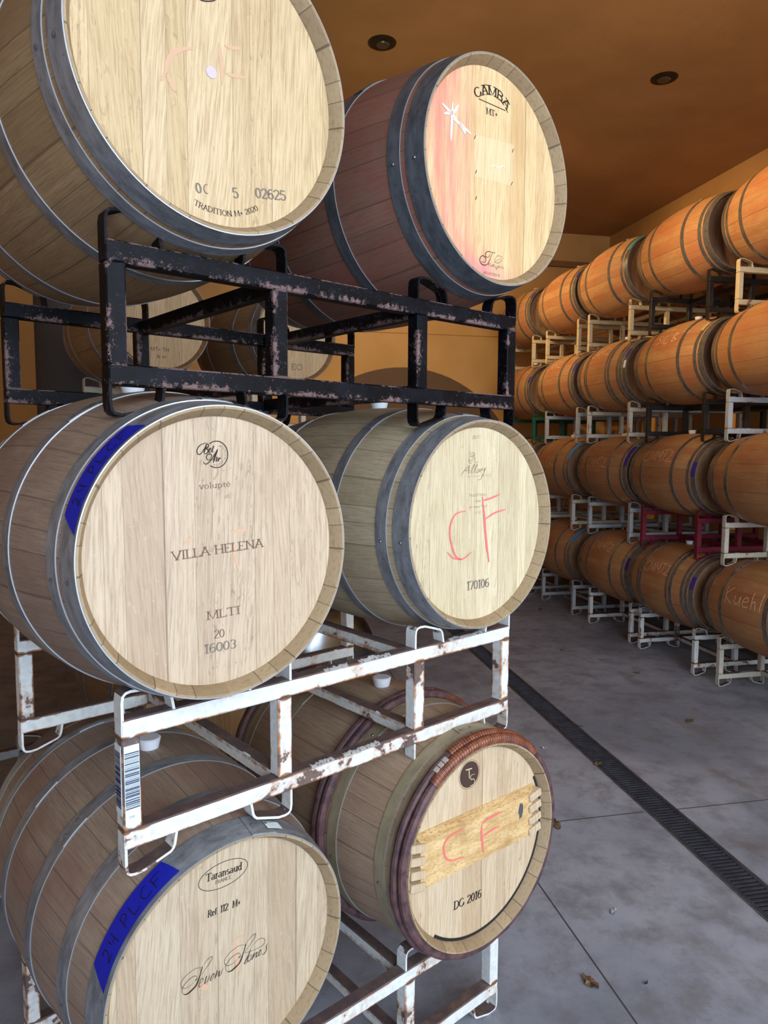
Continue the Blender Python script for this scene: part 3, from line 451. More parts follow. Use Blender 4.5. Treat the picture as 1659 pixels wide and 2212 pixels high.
def near_barrel(key, C, yaw, tilt, side, head, hoops, label, hm='hoop', grain='grain'):
    C = Vector(C); a, t = R(yaw), R(tilt)
    ax = Vector((-math.sin(a)*math.cos(t), math.cos(a)*math.cos(t), math.sin(t))); ex = Vector((math.cos(a), math.sin(a), 0)); ez = ex.cross(ax)
    mid = C+ax*.475; base = mid-ez*RB
    rt_ = empty('wine_barrel', (0, 0, 0), 0, label, 'barrel')
    Rz = Matrix.Rotation(PHI, 3, 'Z'); m3 = Rz @ Matrix((ex, ax, ez)).transposed()
    rt_.matrix_world = Matrix.Translation(W(*base)) @ m3.to_4x4()
    def put(o): o.location = (0, 0, RB); return o
    put(obj('staves', staves_bm(), [M[side], M[grain]], rt_, True))
    hd = put(obj('barrel_head', head_bm(-1), M[head], rt_)); put(obj('barrel_head', head_bm(1), M[head], rt_))
    for side_ in (-1, 1):
        for d0, d1 in hoops:
            h = put(obj('hoop', hoop_bm(d0, d1, side_), [M[hm], M['edge']], rt_, True, 25))
            if side_ < 0:
                for rv in rivet_bm(d0, d1-d0): obj('rivet', rv, M['rivet'], h)
    put(obj('bung', bung_bm(), M['bung'], rt_, True))
    if key: head_marks(key, hd, -.445)
    return rt_, hd
# ------------------------------------------------------------------ racks
RL, RA, RBX, RW, RT, RHH, RHT, RD = 1.207, .366, .804, .038, .039, .0405, .272, .775
def post_bm(x, y, z0=RHH, z1=RHT-RHH, b=.0025): return bevbox(x, x+RW, y, y+RT, z0, z1, b, 1)
def strip_bm(path, y0, y1, th):                           # flat bar bent in the xz plane
    bm = bmesh.new(); uv = bm.loops.layers.uv.verify(); n = len(path); rows = []; s = 0; ss = []
    for i, (x, z) in enumerate(path):
        a = path[max(i-1, 0)]; b = path[min(i+1, n-1)]; dx, dz = b[0]-a[0], b[1]-a[1]; l = math.hypot(dx, dz); nx, nz = -dz/l*th/2, dx/l*th/2
        if i: s += math.hypot(x-path[i-1][0], z-path[i-1][1])
        ss.append(s); rows.append([bm.verts.new(p) for p in ((x+nx, y0, z+nz), (x-nx, y0, z-nz), (x-nx, y1, z-nz), (x+nx, y1, z+nz))])
    for i in range(n-1):
        for k in range(4):
            f = bm.faces.new((rows[i][k], rows[i+1][k], rows[i+1][(k+1) % 4], rows[i][(k+1) % 4]))
            for lp, (u_, v_) in zip(f.loops, ((ss[i], .4), (ss[i+1], .4), (ss[i+1], .6), (ss[i], .6))): lp[uv].uv = (u_, v_)
    bm.faces.new(rows[0]); bm.faces.new(rows[-1][::-1]); bmesh.ops.recalc_face_normals(bm, faces=bm.faces[:]); return bm
def loop_path(x, sgn, top=True):
    P = [(0, -.012), (0, .035), (.002, .048), (.008, .054), (.018, .056), (.036, .055), (.046, .052), (.094, .037), (.100, .032), (.104, .024), (.109, -.004)]
    P = [(x+sgn*(a+.003), b) for a, b in P]
    return [(a, RHT+b) for a, b in P] if top else [(a, -b) for a, b in P]
LOOPS = [(0, 1), (RA+RW, -1), (RBX, 1), (RL, -1)]
def rack_parts(mat, root, hi=True, flakes=False, rails=('top', 'bottom')):
    for fy in (0, RD):
        for x in (0, RA, RBX, RL-RW): obj('end_post' if x in (0, RL-RW) else 'inner_post', post_bm(x, fy), mat, root)
        for z in (0, RHT-RHH): obj('rail', bevbox(0, RL, fy, fy+RT, z, z+RHH, .003, 1), mat, root)
        for x, s_ in LOOPS:
            for tp in (True, False): obj('cradle_loop', strip_bm(loop_path(x, s_, tp), fy+.001, fy+RT-.001, .0058), mat, root)
    for x in (RA, RBX):
        for z in (.012, RHT-RHH-.008): obj('cross_beam', bevbox(x+.002, x+RW-.002, RT, RD, z, z+RHH-.004, .003, 1), mat, root)
def make_rack(mat, label, loc, rz, group=None):
    r_ = empty('barrel_rack', loc, rz, label, 'barrel rack', group); rack_parts(mat, r_); return r_
def rack_copy(proto, mat, label, loc, rz, group=None):
    c = copy_tree(proto); c.location = loc; c.rotation_euler = (0, 0, rz); c['label'] = label
    if group: c['group'] = group
    elif 'group' in c: del c['group']
    for ch in c.children:
        ch.material_slots[0].link = 'OBJECT'; ch.material_slots[0].material = mat
    return c
build_mats()
# ------------------------------------------------------------------ the room (x across the aisle, y along it, camera over the origin)
XL, XR, YB, YF, HC = -4.6, 5.42, 9.76, -1.9, 4.9
def plaster(name, ca, cb):
    t = NT(name); v = t.obj(); f = t.noise(v, 1.3, 5, .6); g = t.noise(v, 45, 5, .7)
    t.bump(g, .35, .004); return t.set(Base_Color=t.mix(t.g(f, .3, .7), S(ca), S(cb)), Roughness=.85)
def concrete():
    t = NT('polished_concrete'); v = t.obj(); x, y, z = t.xyz(v)
    big = t.noise(v, .9, 6, .62, .4); mid = t.noise(v, 5, 7, .7); fine = t.noise(v, 60, 4, .7)
    tr = t.noise(t.comb(t.math('MULTIPLY', x, 9.0), t.math('MULTIPLY', y, 1.2)), 1.0, 5, .65)
    c = t.mix(t.g(big, .32, .68), S((128, 133, 144)), S((166, 169, 178)))
    c = t.mix(t.math('MULTIPLY', t.g(mid, .42, .68), .7), c, S((112, 110, 112)))
    c = t.mix(t.math('MULTIPLY', t.g(tr, .52, .75), .3), c, S((178, 178, 180)))
    c = t.mix(t.math('MULTIPLY', t.g(t.noise(v, 2.1, 5, .6, 1.0), .56, .72), .4), c, S((112, 98, 84)))
    c = t.mix(t.math('MULTIPLY', t.g(fine, .62, .72), .3), c, S((190, 190, 190)))
    t.bump(t.math('ADD', fine, mid), .12, .002)
    return t.set(Base_Color=c, Roughness=t.math('MULTIPLY_ADD', mid, .35, .38), Specular_IOR_Level=.35)
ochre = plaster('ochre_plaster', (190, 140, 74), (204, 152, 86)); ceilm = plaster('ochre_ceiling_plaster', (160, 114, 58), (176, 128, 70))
conc = concrete(); jointm = flat('saw_cut_joint', (64, 62, 64), .9)
def slab(name, x0, x1, y0, y1, z0, z1, m):
    bm = bmesh.new(); box(bm, x0, x1, y0, y1, z0, z1); o = obj(name, bm, m); return tag(o, kind='structure')
slab('floor', XL, XR, YF-2.5, YB, -.12, 0, conc)
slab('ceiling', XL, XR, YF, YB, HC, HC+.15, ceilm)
slab('wall_right', XR, XR+.2, YF, YB+.2, -.12, HC+.15, ochre)
slab('wall_left', XL-.2, XL, YF, YB+.2, -.12, HC+.15, ochre)
slab('wall_back', XL, XR, YB, YB+.2, -.12, HC+.15, ochre)
slab('wall_front', XL, -1.6, YF-.2, YF, -.12, HC+.15, ochre); slab('wall_front', 4.9, XR, YF-.2, YF, -.12, HC+.15, ochre); slab('wall_front', -1.6, 4.9, YF-.2, YF, 4.1, HC+.15, ochre)
slab('trim_1', XL, XR, YB-.05, YB, 4.42, 4.5, plaster('dark_soffit_band', (126, 86, 44), (140, 96, 52)))
slab('trim_2', XL, XR, YB-.018, YB, 3.40, 3.43, ochre)
# broad dark arched panel added on the back wall in place of a shadow
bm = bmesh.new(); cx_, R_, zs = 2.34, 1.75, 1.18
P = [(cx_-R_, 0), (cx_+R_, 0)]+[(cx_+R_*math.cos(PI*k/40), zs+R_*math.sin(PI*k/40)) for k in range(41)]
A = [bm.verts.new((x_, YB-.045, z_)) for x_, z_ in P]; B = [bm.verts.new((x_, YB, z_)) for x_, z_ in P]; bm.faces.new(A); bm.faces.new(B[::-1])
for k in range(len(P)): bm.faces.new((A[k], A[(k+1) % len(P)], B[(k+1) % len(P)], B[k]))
bmesh.ops.recalc_face_normals(bm, faces=bm.faces[:]); dm = NT('shade_arch_planks'); v_ = dm.obj(); x_, y_, z_ = dm.xyz(v_)
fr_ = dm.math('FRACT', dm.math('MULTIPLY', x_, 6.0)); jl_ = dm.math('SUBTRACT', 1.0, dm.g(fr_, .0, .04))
shade_arch = tag(obj('shade_arch_1', bm, dm.set(Base_Color=dm.mix(dm.math('MULTIPLY', jl_, .5), dm.mix(dm.noise(v_, 4, 4), S((92, 64, 34)), S((104, 74, 42))), S((60, 40, 22))), Roughness=.75)), kind='structure')
# saw-cut joints of the slab
def joint(n, x0, y0, x1, y1, w=.006):
    d = Vector((x1-x0, y1-y0, 0)); L = d.length; bm = bmesh.new(); box(bm, 0, L, -w/2, w/2, -.002, .0006)
    o = obj('floor_joint', bm, jointm); o.location = (x0, y0, 0); o.rotation_euler = (0, 0, math.atan2(d.y, d.x)); tag(o, kind='structure')
# ------------------------------------------------------------------ trench drain
def drain():
    ang = R(-1.1)
    root = empty('floor_drain', (1.985, 2.2, 0), ang, 'long narrow trench drain with slotted dark grate set in the concrete floor', 'floor drain')
    L0, L1 = -2.2, 7.4; w = .158; fm = mottled('drain_frame_steel', (108, 108, 108), (132, 132, 132), 20, .45, .6); gm = mottled('dark_cast_grate', (52, 56, 66), (72, 76, 86), 12, .55, .3)
    for x in (-.004, w-.004):
        obj('drain_frame', bevbox(x, x+.008, L0, L1, -.001, .004, .001, 1), fm, root)
    bm = bmesh.new(); box(bm, .004, w-.004, L0, L1, -.001, .0006); obj('channel_shade', bm, flat('drain_shade', (14, 15, 18), .9), root)  # flat near-black strip under the grate, painting the shade of a deep channel
    bm = bmesh.new(); y = L0
    for x in (.005, w-.022): box(bm, x, x+.016, L0, L1, .0006, .0036)
    while y < L1-.02:
        box(bm, .02, w-.02, y, y+.012, .0006, .0036); y += .0245 if y < 4 else .05
    obj('grate', bm, gm, root)
drain()
for a in ((-4.5, 3.06, 1.98, 3.06), (2.15, 3.05, 5.4, 3.02), (1.22, -3, 1.22, 9.7)):
    joint('j', *a)
# recessed ceiling lights, switched off
def can(x, y, label):
    r_ = empty('ceiling_light', (x, y, HC), 0, label, 'ceiling light', 'recessed ceiling lights')
    bm = bmesh.new(); rows = lathe(bm, [(.085, 0), (.105, -.004), (.11, -.002), (.11, .0)], 40); bmesh.ops.rotate(bm, verts=bm.verts[:], matrix=Matrix.Rotation(R(90), 3, 'X'))
    obj('trim_ring', bm, flat('bronze_trim', (60, 44, 26), .4, .5), r_, True)
    bm = bmesh.new(); cyl(bm, (0, 0, -.0035), (0, 0, 1), .086, .003, 40); obj('lamp_recess', bm, flat('dark_recess', (16, 11, 8), .5), r_)
    bm = bmesh.new(); cyl(bm, (.01, .02, -.012), (0, 0, 1), .045, .009, 30, .055); obj('lamp_bulb', bm, flat('unlit_bulb', (72, 58, 40), .25), r_, True)
can(1.16, 5.62, 'dark recessed ceiling light on the left, above the top right near barrel')
can(3.57, 5.62, 'dark recessed ceiling light on the right, above the long barrel row')
# ------------------------------------------------------------------ near stack: racks
rk = lambda x, y, z: W(x, y, z)
black = make_rack(M['black'], 'black chipped steel rack under the two topmost near barrels', rk(.489, 1.381, .120), PHI+R(.178))
white_mid = rack_copy(black, M['white'], 'rusty white steel rack with a barcode sticker, carrying the middle pair of near barrels', rk(.493, 1.380, -.814), PHI+R(.433))
white_low = rack_copy(black, M['white'], 'peeling white steel rack on the floor under the lowest near barrels', rk(.472, 1.393, -1.7445), PHI-R(.107))
random.seed(4)
def flakes(root, z, x0, x1, y=-.0015, amp=.012, mat='flake'):                 # loose paint curling off the rail's top edge
    bm = bmesh.new(); x = x0; prev = None; hh = 0
    while x < x1:
        hh = .7*hh+.3*random.gauss(.3, .7); h = max(0.0, hh)*amp; t_ = random.uniform(.008, .014)
        a = bm.verts.new((x, y, z-.004)); b = bm.verts.new((x, y+t_*.5, z+.0012)); c = bm.verts.new((x+random.uniform(-.002, .002), y+t_, z+.001+h))
        if prev: bm.faces.new((prev[0], prev[1], b, a)); bm.faces.new((prev[1], prev[2], c, b))
        prev = (a, b, c); x += random.uniform(.002, .006)
    obj('peeling_paint', bm, M[mat], root)
flakes(white_mid, RHT, .50, .58, amp=.007); flakes(white_mid, RHT, .61, .72, amp=.007); flakes(white_mid, RHH, .46, .53, amp=.006); flakes(white_mid, RHH, .56, .68, amp=.007); flakes(white_mid, RHT, .94, 1.1, amp=.004)
def barcode(root):
    bm = bmesh.new(); z0, z1 = .052, .218
    box(bm, .003, .0345, -.0012, -.0002, z0, z1); box(bm, -.0012, -.0002, .006, .037, z0+.02, z1)
    lab = obj('barcode_sticker', bm, M['paper'], root)
    bm = bmesh.new(); random.seed(9); z = z0+.034
    while z < z1-.014:
        h = random.choice((.0006, .0006, .0008, .002, .002)); box(bm, .004, .0335, -.0018, -.0010, z, z+h); box(bm, -.0018, -.0010, .009, .035, z, z+h); z += h+random.choice((.0008, .0014, .0018))
    text_on(bm, '07405', [(.011, z0+.015), (.022, z0+.015)], .004, lambda u, v: (u, -.0014, v), 1.2, False)
    obj('barcode', bm, M['navy'], lab)
barcode(white_mid)
# ------------------------------------------------------------------ near stack: barrels
H1 = [(.0008, .050), (.066, .100), (.275, .310)]
near_barrel('TL', (.687, 1.282, .711), .985, .176, 'side_tl', 'head_tl', H1, 'tan oak barrel top left, head stencilled 002625 with a lilac dot sticker', 'hoop')
near_barrel('TR', (1.527, 1.304, .741), .337, -.193, 'side_tr', 'head_tr', [(.0008, .055), (.073, .112), (.305, .345)], 'wine-stained oak barrel top right with white chalk cross on its head', 'hoop_dk')
b_ml, h_ml = near_barrel('ML', (.677, 1.276, -.209), -.193, -.404, 'side_ml', 'head_ml', H1, 'oak barrel middle left with blue tape on its hoop and round script logo')
near_barrel('MR', (1.509, 1.324, -.211), -.441, -.293, 'side_mr', 'head_mr', [(.0008, .052), (.074, .110), (.265, .300)], 'grey oak barrel middle right with red crayon letters across its cream head')
b_bl, h_bl = near_barrel('BL', (.724, 1.352, -1.157), -.032, .834, 'side_bl', 'head_bl', [(.0008, .066), (.145, .188), (.34, .382)], 'oak barrel bottom left with script lettering and blue tape on its wide hoop')
b_br, h_br = near_barrel('BR', (1.469, 1.268, -1.119), -1.759, -.566, 'side_br', 'head_br', [(.044, .070), (.080, .112), (.262, .302)], 'oak barrel bottom right with twig hoops and a plank across its head', 'hoop_ol')
def blue_tape(root, a0, a1, d0, d1, skew=6):
    """tape on the head hoop; angles in degrees on the head's circle, measured from the right"""
    bm = bmesh.new(); n = 40; prev = None; random.seed(3)
    for k in range(n+1):
        t_ = k/n; cur = []
        for j in range(4):
            s_ = j/3; lo = a0+skew*s_*1.0-(0); hi = a1-(2.5*s_)+random.uniform(-.3, .3)*(k == n)
            a = R(lo+(hi-lo)*t_); y = -.475+d0+(d1-d0)*(1-s_); r = rb(y)+.0046
            cur.append(bm.verts.new((r*math.cos(a), y, r*math.sin(a))))
        if prev:
            for j in range(3): bm.faces.new((prev[j], cur[j], cur[j+1], prev[j+1]))
        prev = cur
    o = obj('blue_tape', bm, M['tape'], root, True); o.location = (0, 0, RB)
    bm = bmesh.new(); ym = -.475+d0; wd_ = d1-d0; arc = abs(a0-a1)
    def mp(u, v):                                           # u degrees from the lower end, v across (0 = edge by the head)
        a = R(a0-u); y = ym+v; r = rb(y)+.0052; return (r*math.cos(a), y, r*math.sin(a))
    def mpm(u, v): return mp(u/.00515, v)                   # u in metres along the arc
    L = arc*.00515; c = wd_*.50; b0 = wd_*.22
    def hand(pts_, u0, sc=1.0):
        P = [(u0+x*c*sc, b0+y*c) for x, y in pts_]; ribbon(bm, sub2(P) if len(P) != 3 else P, lambda a: .0021, mpm, 0, False)
    u = [L*f for f in (.13, .23, .42, .54, .70, .82)]
    hand([(0, .8), (.2, 1), (.45, .8), (.35, .4), (-.05, 0), (.3, .02), (.6, .1)], u[0]-.004)
    hand([(0, 1), (.02, .5), (.5, .55)], u[1]); hand([(.5, 1.1), (.55, 0)], u[1])
    hand([(.08, 1), (0, 0)], u[2]); hand([(0, .95), (.4, 1.05), (.6, .75), (.35, .45), (.05, .4)], u[2])
    hand([(0, 1), (.02, 0)], u[3]); hand([(.02, 0), (.5, .03), (.75, .12)], u[3])
    hand([(.7, 1.0), (.3, .95), (0, .5), (.2, .05), (.8, .1)], u[4]-.004)
    hand([(.02, .95), (.05, -.05)], u[5]); hand([(0, .95), (.9, 1.0)], u[5]); hand([(0, .5), (.55, .5)], u[5])
    obj('tape_writing', bm, M['marker'], o)
blue_tape(b_ml, 163, 125, .004, .048); blue_tape(b_bl, 159, 117.5, .010, .062)
# paper asset tag on the bottom left barrel's head hoop (its printed square code is left out)
bm = bmesh.new()
for a0, a1, d0, d1, mi, rr_ in ((64.5, 72.5, .012, .038, 0, .0060), ):
    lathe(bm, [(rb(-.46)+rr_, -.475+d0), (rb(-.44)+rr_, -.475+d1)], 8, a0=R(a0), a1=R(a1))
tg = obj('paper_tag', bm, M['paper'], b_bl); tg.location = (0, 0, RB)
bm = bmesh.new()
def mpt(u, v): a = R(72-u/.0051); y = -.475+.016+v; r = rb(y)+.0066; return (r*math.cos(a), y, r*math.sin(a))
text_on(bm, '1T44019', [(.022, .014), (.004, .014)], -.0045, mpt, 1, False); text_on(bm, '0000119', [(.022, .006), (.004, .006)], -.0025, mpt, 1, False)
obj('tag_print', bm, M['ink'], tg)
# rivets and nail holes come with the hoops; the bottom right barrel has its twig hoops, wicker binding, plank and dowels
def twig(root, d, off, r0, a0, a1, mat, name, wrap=False):
    bm = bmesh.new(); n = 150; y = -.475+d; rr_ = rb(y)+off; ph = d*40
    def P(k): a = R(a0+(a1-a0)*k/n); w_ = .0012*math.sin(a*5+ph)+.0008*math.sin(a*11+ph*2); return ((rr_+w_)*math.cos(a), y+.0016*math.sin(a*4+ph), (rr_+w_)*math.sin(a))
    tube(bm, [P(k) for k in range(n+1)], r0, 10, rf=(lambda i: r0*(1+.06*math.sin(i*.9)+.05*math.sin(i*.23+ph))) if not wrap else (lambda i: r0*(1.0 if i % 2 else .86)), ref=(0, 1, 0))
    o = obj(name, bm, M[mat], root, True); o.location = (0, 0, RB); return o
for d, off in ((.014, .007), (.036, .009)): twig(b_br, d, off, .0125, 0, 360, 'twig', 'twig_hoop')
for d, off in ((.322, .009), (.348, .009)): twig(b_br, d, off, .0135, 0, 360, 'twig', 'twig_hoop')
for d, off in ((.925, .009), (.945, .008)): twig(b_br, d, off, .0125, 0, 360, 'twig', 'twig_hoop')
for d, off, a0, a1 in ((.014, .008, 46, 130), (.036, .010, 42, 112), (.322, .009, 30, 72), (.348, .009, 28, 74)):
    bm = bmesh.new(); y = -.475+d; rr_ = rb(y)+off; n = int((a1-a0)*1.15)
    for k in range(n):                                       # separate turns of the split willow binding
        a = R(a0+(a1-a0)*k/n); c = Vector((rr_*math.cos(a), y, rr_*math.sin(a))); tdir = Vector((-math.sin(a), .12, math.cos(a)))
        cyl(bm, c-tdir.normalized()*.0018, tdir, .0150 if k % 2 else .0141, .0036, 12, .0152 if k % 2 else .0136)
    o = obj('wicker_binding', bm, M['wicker'], b_br); o.location = (0, 0, RB)
bm = bmesh.new()                                            # pale splice on the outer twig
for k in range(3): a = R(118+k*3.2); cyl(bm, ((rb(-.45)+.011)*math.cos(a), -.449, (rb(-.45)+.011)*math.sin(a)), (math.sin(a), 0, -math.cos(a)), .0148, .015, 8)
o = obj('splice_clip', bm, flat('grey_splice', (158, 148, 138), .5), b_br); o.location = (0, 0, RB)
def plank():
    z0, z1 = -.0345, .0935; pm = NT('head_plank_wood'); v = pm.obj(); x, y, z = pm.xyz(v)
    g = pm.noise(pm.comb(pm.math('MULTIPLY', x, 14.0), pm.math('MULTIPLY', z, 60.0), pm.math('MULTIPLY', y, 60.0)), 1.0, 5, .65, .5); f = pm.noise(pm.comb(pm.math('MULTIPLY', x, 90.0), pm.math('MULTIPLY', z, 420.0)), 1.0, 2)
    c = pm.mix(pm.g(g, .3, .7), S((190, 152, 96)), S((222, 190, 136))); c = pm.mix(pm.math('MULTIPLY', pm.g(f, .5, .7), .6), c, S((134, 100, 58)))
    c = pm.mix(pm.math('MULTIPLY', pm.g(pm.noise(v, 9, 4), .55, .7), .45), c, S((150, 112, 62)))
    pm.bump(g, .2, .001); wm = pm.set(Base_Color=c, Roughness=.6)
    bm = bmesh.new(); xa, xb = -.245, .235                    # front face, bevelled top edge sloping back to the head
    prof = [(-.4705, z0), (-.4705, z1), (-.4460, z1+.012), (-.4445, z0-.002)]
    ends = [(xa, [-.012, 0, .0, .0]), (xb, [0, 0, 0, 0])]
    A = [bm.verts.new((xa, y_, z_)) for y_, z_ in prof]; B = [bm.verts.new((xb-(.035 if i in (0, 1) else 0), y_, z_)) for i, (y_, z_) in enumerate(prof)]
    for i in range(4): bm.faces.new((A[i], A[(i+1) % 4], B[(i+1) % 4], B[i]))
    bm.faces.new(A[::-1]); bm.faces.new(B); bmesh.ops.recalc_face_normals(bm, faces=bm.faces[:])
    o = obj('cross_plank', bm, wm, b_br); o.location = (0, 0, RB)
    for z_ in (.080, .045, .008, -.026):
        for sx in (-1, 1):
            bm = bmesh.new(); a = (.186 if sx > 0 else -.232)
            box(bm, min(a, a+sx*.052), max(a, a+sx*.052), -.4790, -.452, z_-.0115, z_+.0115)
            bmesh.ops.bevel(bm, geom=bm.edges[:], offset=.003, segments=1, affect='EDGES'); bmesh.ops.rotate(bm, verts=bm.verts[:], cent=(a, -.46, z_), matrix=Matrix.Rotation(-sx*R(12), 3, 'Y'))
            obj('dowel', bm, M['head_br'], o)
    bm = bmesh.new(); random.seed(5)
    vs = [bm.verts.new((.150+.011*math.cos(t_)*random.uniform(.6, 1.2), -.4712, .052+.026*math.sin(t_)*random.uniform(.7, 1.2))) for t_ in [2*PI*k/14 for k in range(14)]]; bm.faces.new(vs)
    obj('knot_mark', bm, flat('dark_knot', (74, 76, 78), .8), o)
plank()
bm = bmesh.new(); lathe(bm, [(.2750, -.4456), (.2640, -.4466)], 96, a0=R(-130), a1=R(28))     # dark sealing bead inside the chime
o = obj('sealing_bead', bm, M['gap'], b_br); o.location = (0, 0, RB)
# ------------------------------------------------------------------ barrels further back and the long row: one prototype, copied
def far_proto(side, head, hoops, hm):
    r_ = empty('wine_barrel', (0, 0, 0), 0, 'x', 'barrel')
    def put(o): o.location = (0, 0, RB)
    put(obj('staves', staves_bm(72), [M[side], M['grain_dk']], r_, True)); put(obj('barrel_head', head_bm(-1, 60), M[head], r_)); put(obj('barrel_head', head_bm(1, 60), M[head], r_))
    for s_ in (-1, 1):
        for a, b in hoops: put(obj('hoop', hoop_bm(a, b, s_, 72), [M[hm], M[hm]], r_, True, 25))
    put(obj('bung', bung_bm(), M['bung'], r_, True)); return r_
PA = far_proto('side_row', 'head_row', [(.0008, .045), (.062, .092), (.235, .27)], 'hoop_row')
PB = far_proto('side_row', 'head_row', [(.0008, .045), (.058, .088), (.10, .128), (.225, .258), (.275, .30)], 'hoop_row')
PC = far_proto('side_tl', 'head_tl', [(.0008, .050), (.066, .100), (.265, .300)], 'hoop')
PA_used = {}
def far_barrel(proto, loc, rz, label, group, tone=None):
    if proto.name not in PA_used: PA_used[proto.name] = 1; b = proto
    else: b = copy_tree(proto)
    b.location = loc; b.rotation_euler = (0, 0, rz); b['label'] = label
    if group: b['group'] = group
    return b
CZ = .605                                                   # axis above the rack's lowest rail
TIER = [.0566+.935*k for k in range(4)]
LAB = {(0, 'Z'): 'floor-level oak barrel farthest down the right row, mostly hidden', (0, 'A'): 'floor-level oak barrel with light blue tape, second from the far end of the right row', (0, 'B'): 'floor-level oak barrel with small purple tape in the middle of the right-hand row', (0, 'C'): 'floor-level oak barrel with many bright hoops, chalk letters and purple tape, right row', (0, 'D'): 'floor-level oak barrel with a large chalked name, at the right edge', (1, 'Z'): 'second-level oak barrel at the far end of the right row, mostly hidden', (1, 'A'): 'reddish second-level oak barrel with light blue tape, far part of the right row', (1, 'B'): 'second-level oak barrel with a long dark purple tape strip in the right row', (1, 'C'): 'second-level oak barrel above the maroon rack with large chalk letters and purple tape', (1, 'D'): 'second-level oak barrel at the right edge, above the chalk-named one', (2, 'Z'): 'third-level oak barrel half hidden by the black rack corner in the right row', (2, 'A'): 'third-level reddish oak barrel, second from the far end of the right row', (2, 'B'): 'third-level oak barrel with five close hoops on each end in the right row', (2, 'C'): 'third-level oak barrel chalked with 22 and SIL B7 and a tan paper scrap', (2, 'D'): 'third-level oak barrel cut by the right edge of the picture', (3, 'Z'): 'top-level oak barrel at the far end of the right row beside the black rack', (3, 'A'): 'top-level oak barrel second from the far end, below the wall band', (3, 'B'): 'top-level oak barrel with teal tape on its hoop in the right row', (3, 'C'): 'top-level large oak barrel between the teal-taped one and the right edge', (3, 'D'): 'top-level oak barrel at the upper right edge of the picture'}
RACKM = {(0, 'A'): 'white3', (0, 'B'): 'white', (0, 'C'): 'white', (0, 'D'): 'white2', (1, 'A'): 'white2', (1, 'B'): 'white3', (1, 'C'): 'maroon', (1, 'D'): 'white2',
         (2, 'Z'): 'green', (2, 'A'): 'white3', (2, 'B'): 'white2', (2, 'C'): 'blackplain', (2, 'D'): 'white3', (3, 'Z'): 'beige', (3, 'A'): 'beige', (3, 'B'): 'beige', (3, 'C'): 'blackplain', (3, 'D'): 'beige', (0, 'Z'): 'white3', (1, 'Z'): 'white2'}
RY = {'Z': [8.21, 8.21, 8.21, 8.23], 'A': [7.06, 7.09, 7.07, 7.10], 'B': [5.90, 5.96, 6.04, 6.06], 'C': [4.93, 4.96, 4.94, 4.94], 'D': [3.88, 3.87, 3.88, 3.86]}
RN = {'white': 'rust-spotted white', 'white2': 'cream', 'white3': 'grey-white', 'maroon': 'maroon', 'green': 'green', 'blackplain': 'black', 'beige': 'beige'}
TN = ['floor-level', 'second-level', 'third-level', 'top-level']; SN = {'Z': 'farthest', 'A': 'second farthest', 'B': 'middle', 'C': 'second nearest', 'D': 'nearest'}
ROWB = {}
for k in range(4):
    for s_ in 'ZABCD':
        mn = RACKM[(k, s_)]; y0 = RY[s_][k]; x0 = 3.60+random.uniform(-.012, .012)
        rack_copy(black, M[mn], '%s steel rack, %s, %s stack of the right row' % (RN[mn], TN[k], SN[s_]), (x0, y0, TIER[k]), 0, 'racks of the right-hand row')
        for j in (0, 1):
            if s_ == 'Z' and j: continue
            pr = PB if (k, s_) in ((2, 'B'), (0, 'C')) and not j else PA
            lab = LAB[(k, s_)] if not j else 'dark rear oak barrel, %s, %s stack of the right row' % (TN[k], SN[s_])
            b = far_barrel(pr, (x0+.20+j*.807, y0+.405, TIER[k]+CZ-RB), random.uniform(-.008, .008), lab, 'barrels facing the aisle in the right-hand row' if not j else 'rear barrels of the right-hand row')
            if not j: ROWB[(k, s_)] = b
# tape on the near end hoop of the row barrels and chalk writing on their sides
def row_tape(key, mat, a0, a1, d0=.004, d1=.042):
    bm = bmesh.new(); lathe(bm, [(rb(-.475+d0)+.0046, -.475+d0), (rb(-.475+d1)+.0046, -.475+d1)], 10, a0=R(a0), a1=R(a1))
    o = obj('tape_strip', bm, M[mat], ROWB[key]); o.location = (0, 0, RB)
for key, mat, a0, a1 in (((0, 'C'), 'tape_purple', 150, 170), ((0, 'B'), 'tape_purple', 150, 172), ((0, 'A'), 'tape_sky', 112, 150), ((1, 'C'), 'tape_purple', 158, 180), ((1, 'B'), 'tape_purple', 128, 168),
    ((1, 'A'), 'tape_sky', 118, 155), ((2, 'B'), 'tape_purple', 140, 157), ((2, 'A'), 'tape_purple', 142, 160), ((2, 'Z'), 'tape_purple', 150, 165), ((3, 'B'), 'tape_teal', 112, 152), ((3, 'A'), 'tape_purple', 140, 152), ((3, 'Z'), 'tape_purple', 135, 150)):
    row_tape(key, mat, a0, a1)
row_tape((2, 'B'), 'paper', 163, 176, .002, .030)
for key, a0, a1 in (((2, 'C'), 118, 142), ):
    bm = bmesh.new(); lathe(bm, [(rb(-.40)+.003, -.405), (rb(-.37)+.003, -.372)], 10, a0=R(a0), a1=R(a1)); o = obj('paper_scrap', bm, flat('tan_paper', (188, 158, 108), .8), ROWB[key]); o.location = (0, 0, RB)
def side_mp(y_start, ang0):
    def mp(u, v): y = y_start-u; r = rb(y)+.0015; a = R(ang0)-v/r; return (r*math.cos(a), y, r*math.sin(a))
    return mp
def chalk(key, strokes, y0, ang, w=.006, sc=1.0):
    bm = bmesh.new(); mp = side_mp(y0, ang)
    for P in strokes: P = [(x*sc, y*sc) for x, y in P]; ribbon(bm, sub2(P), lambda a: w, mp, 0, False)
    o = obj('chalk_writing', bm, M['orange_chalk'], ROWB[key]); o.location = (0, 0, RB)
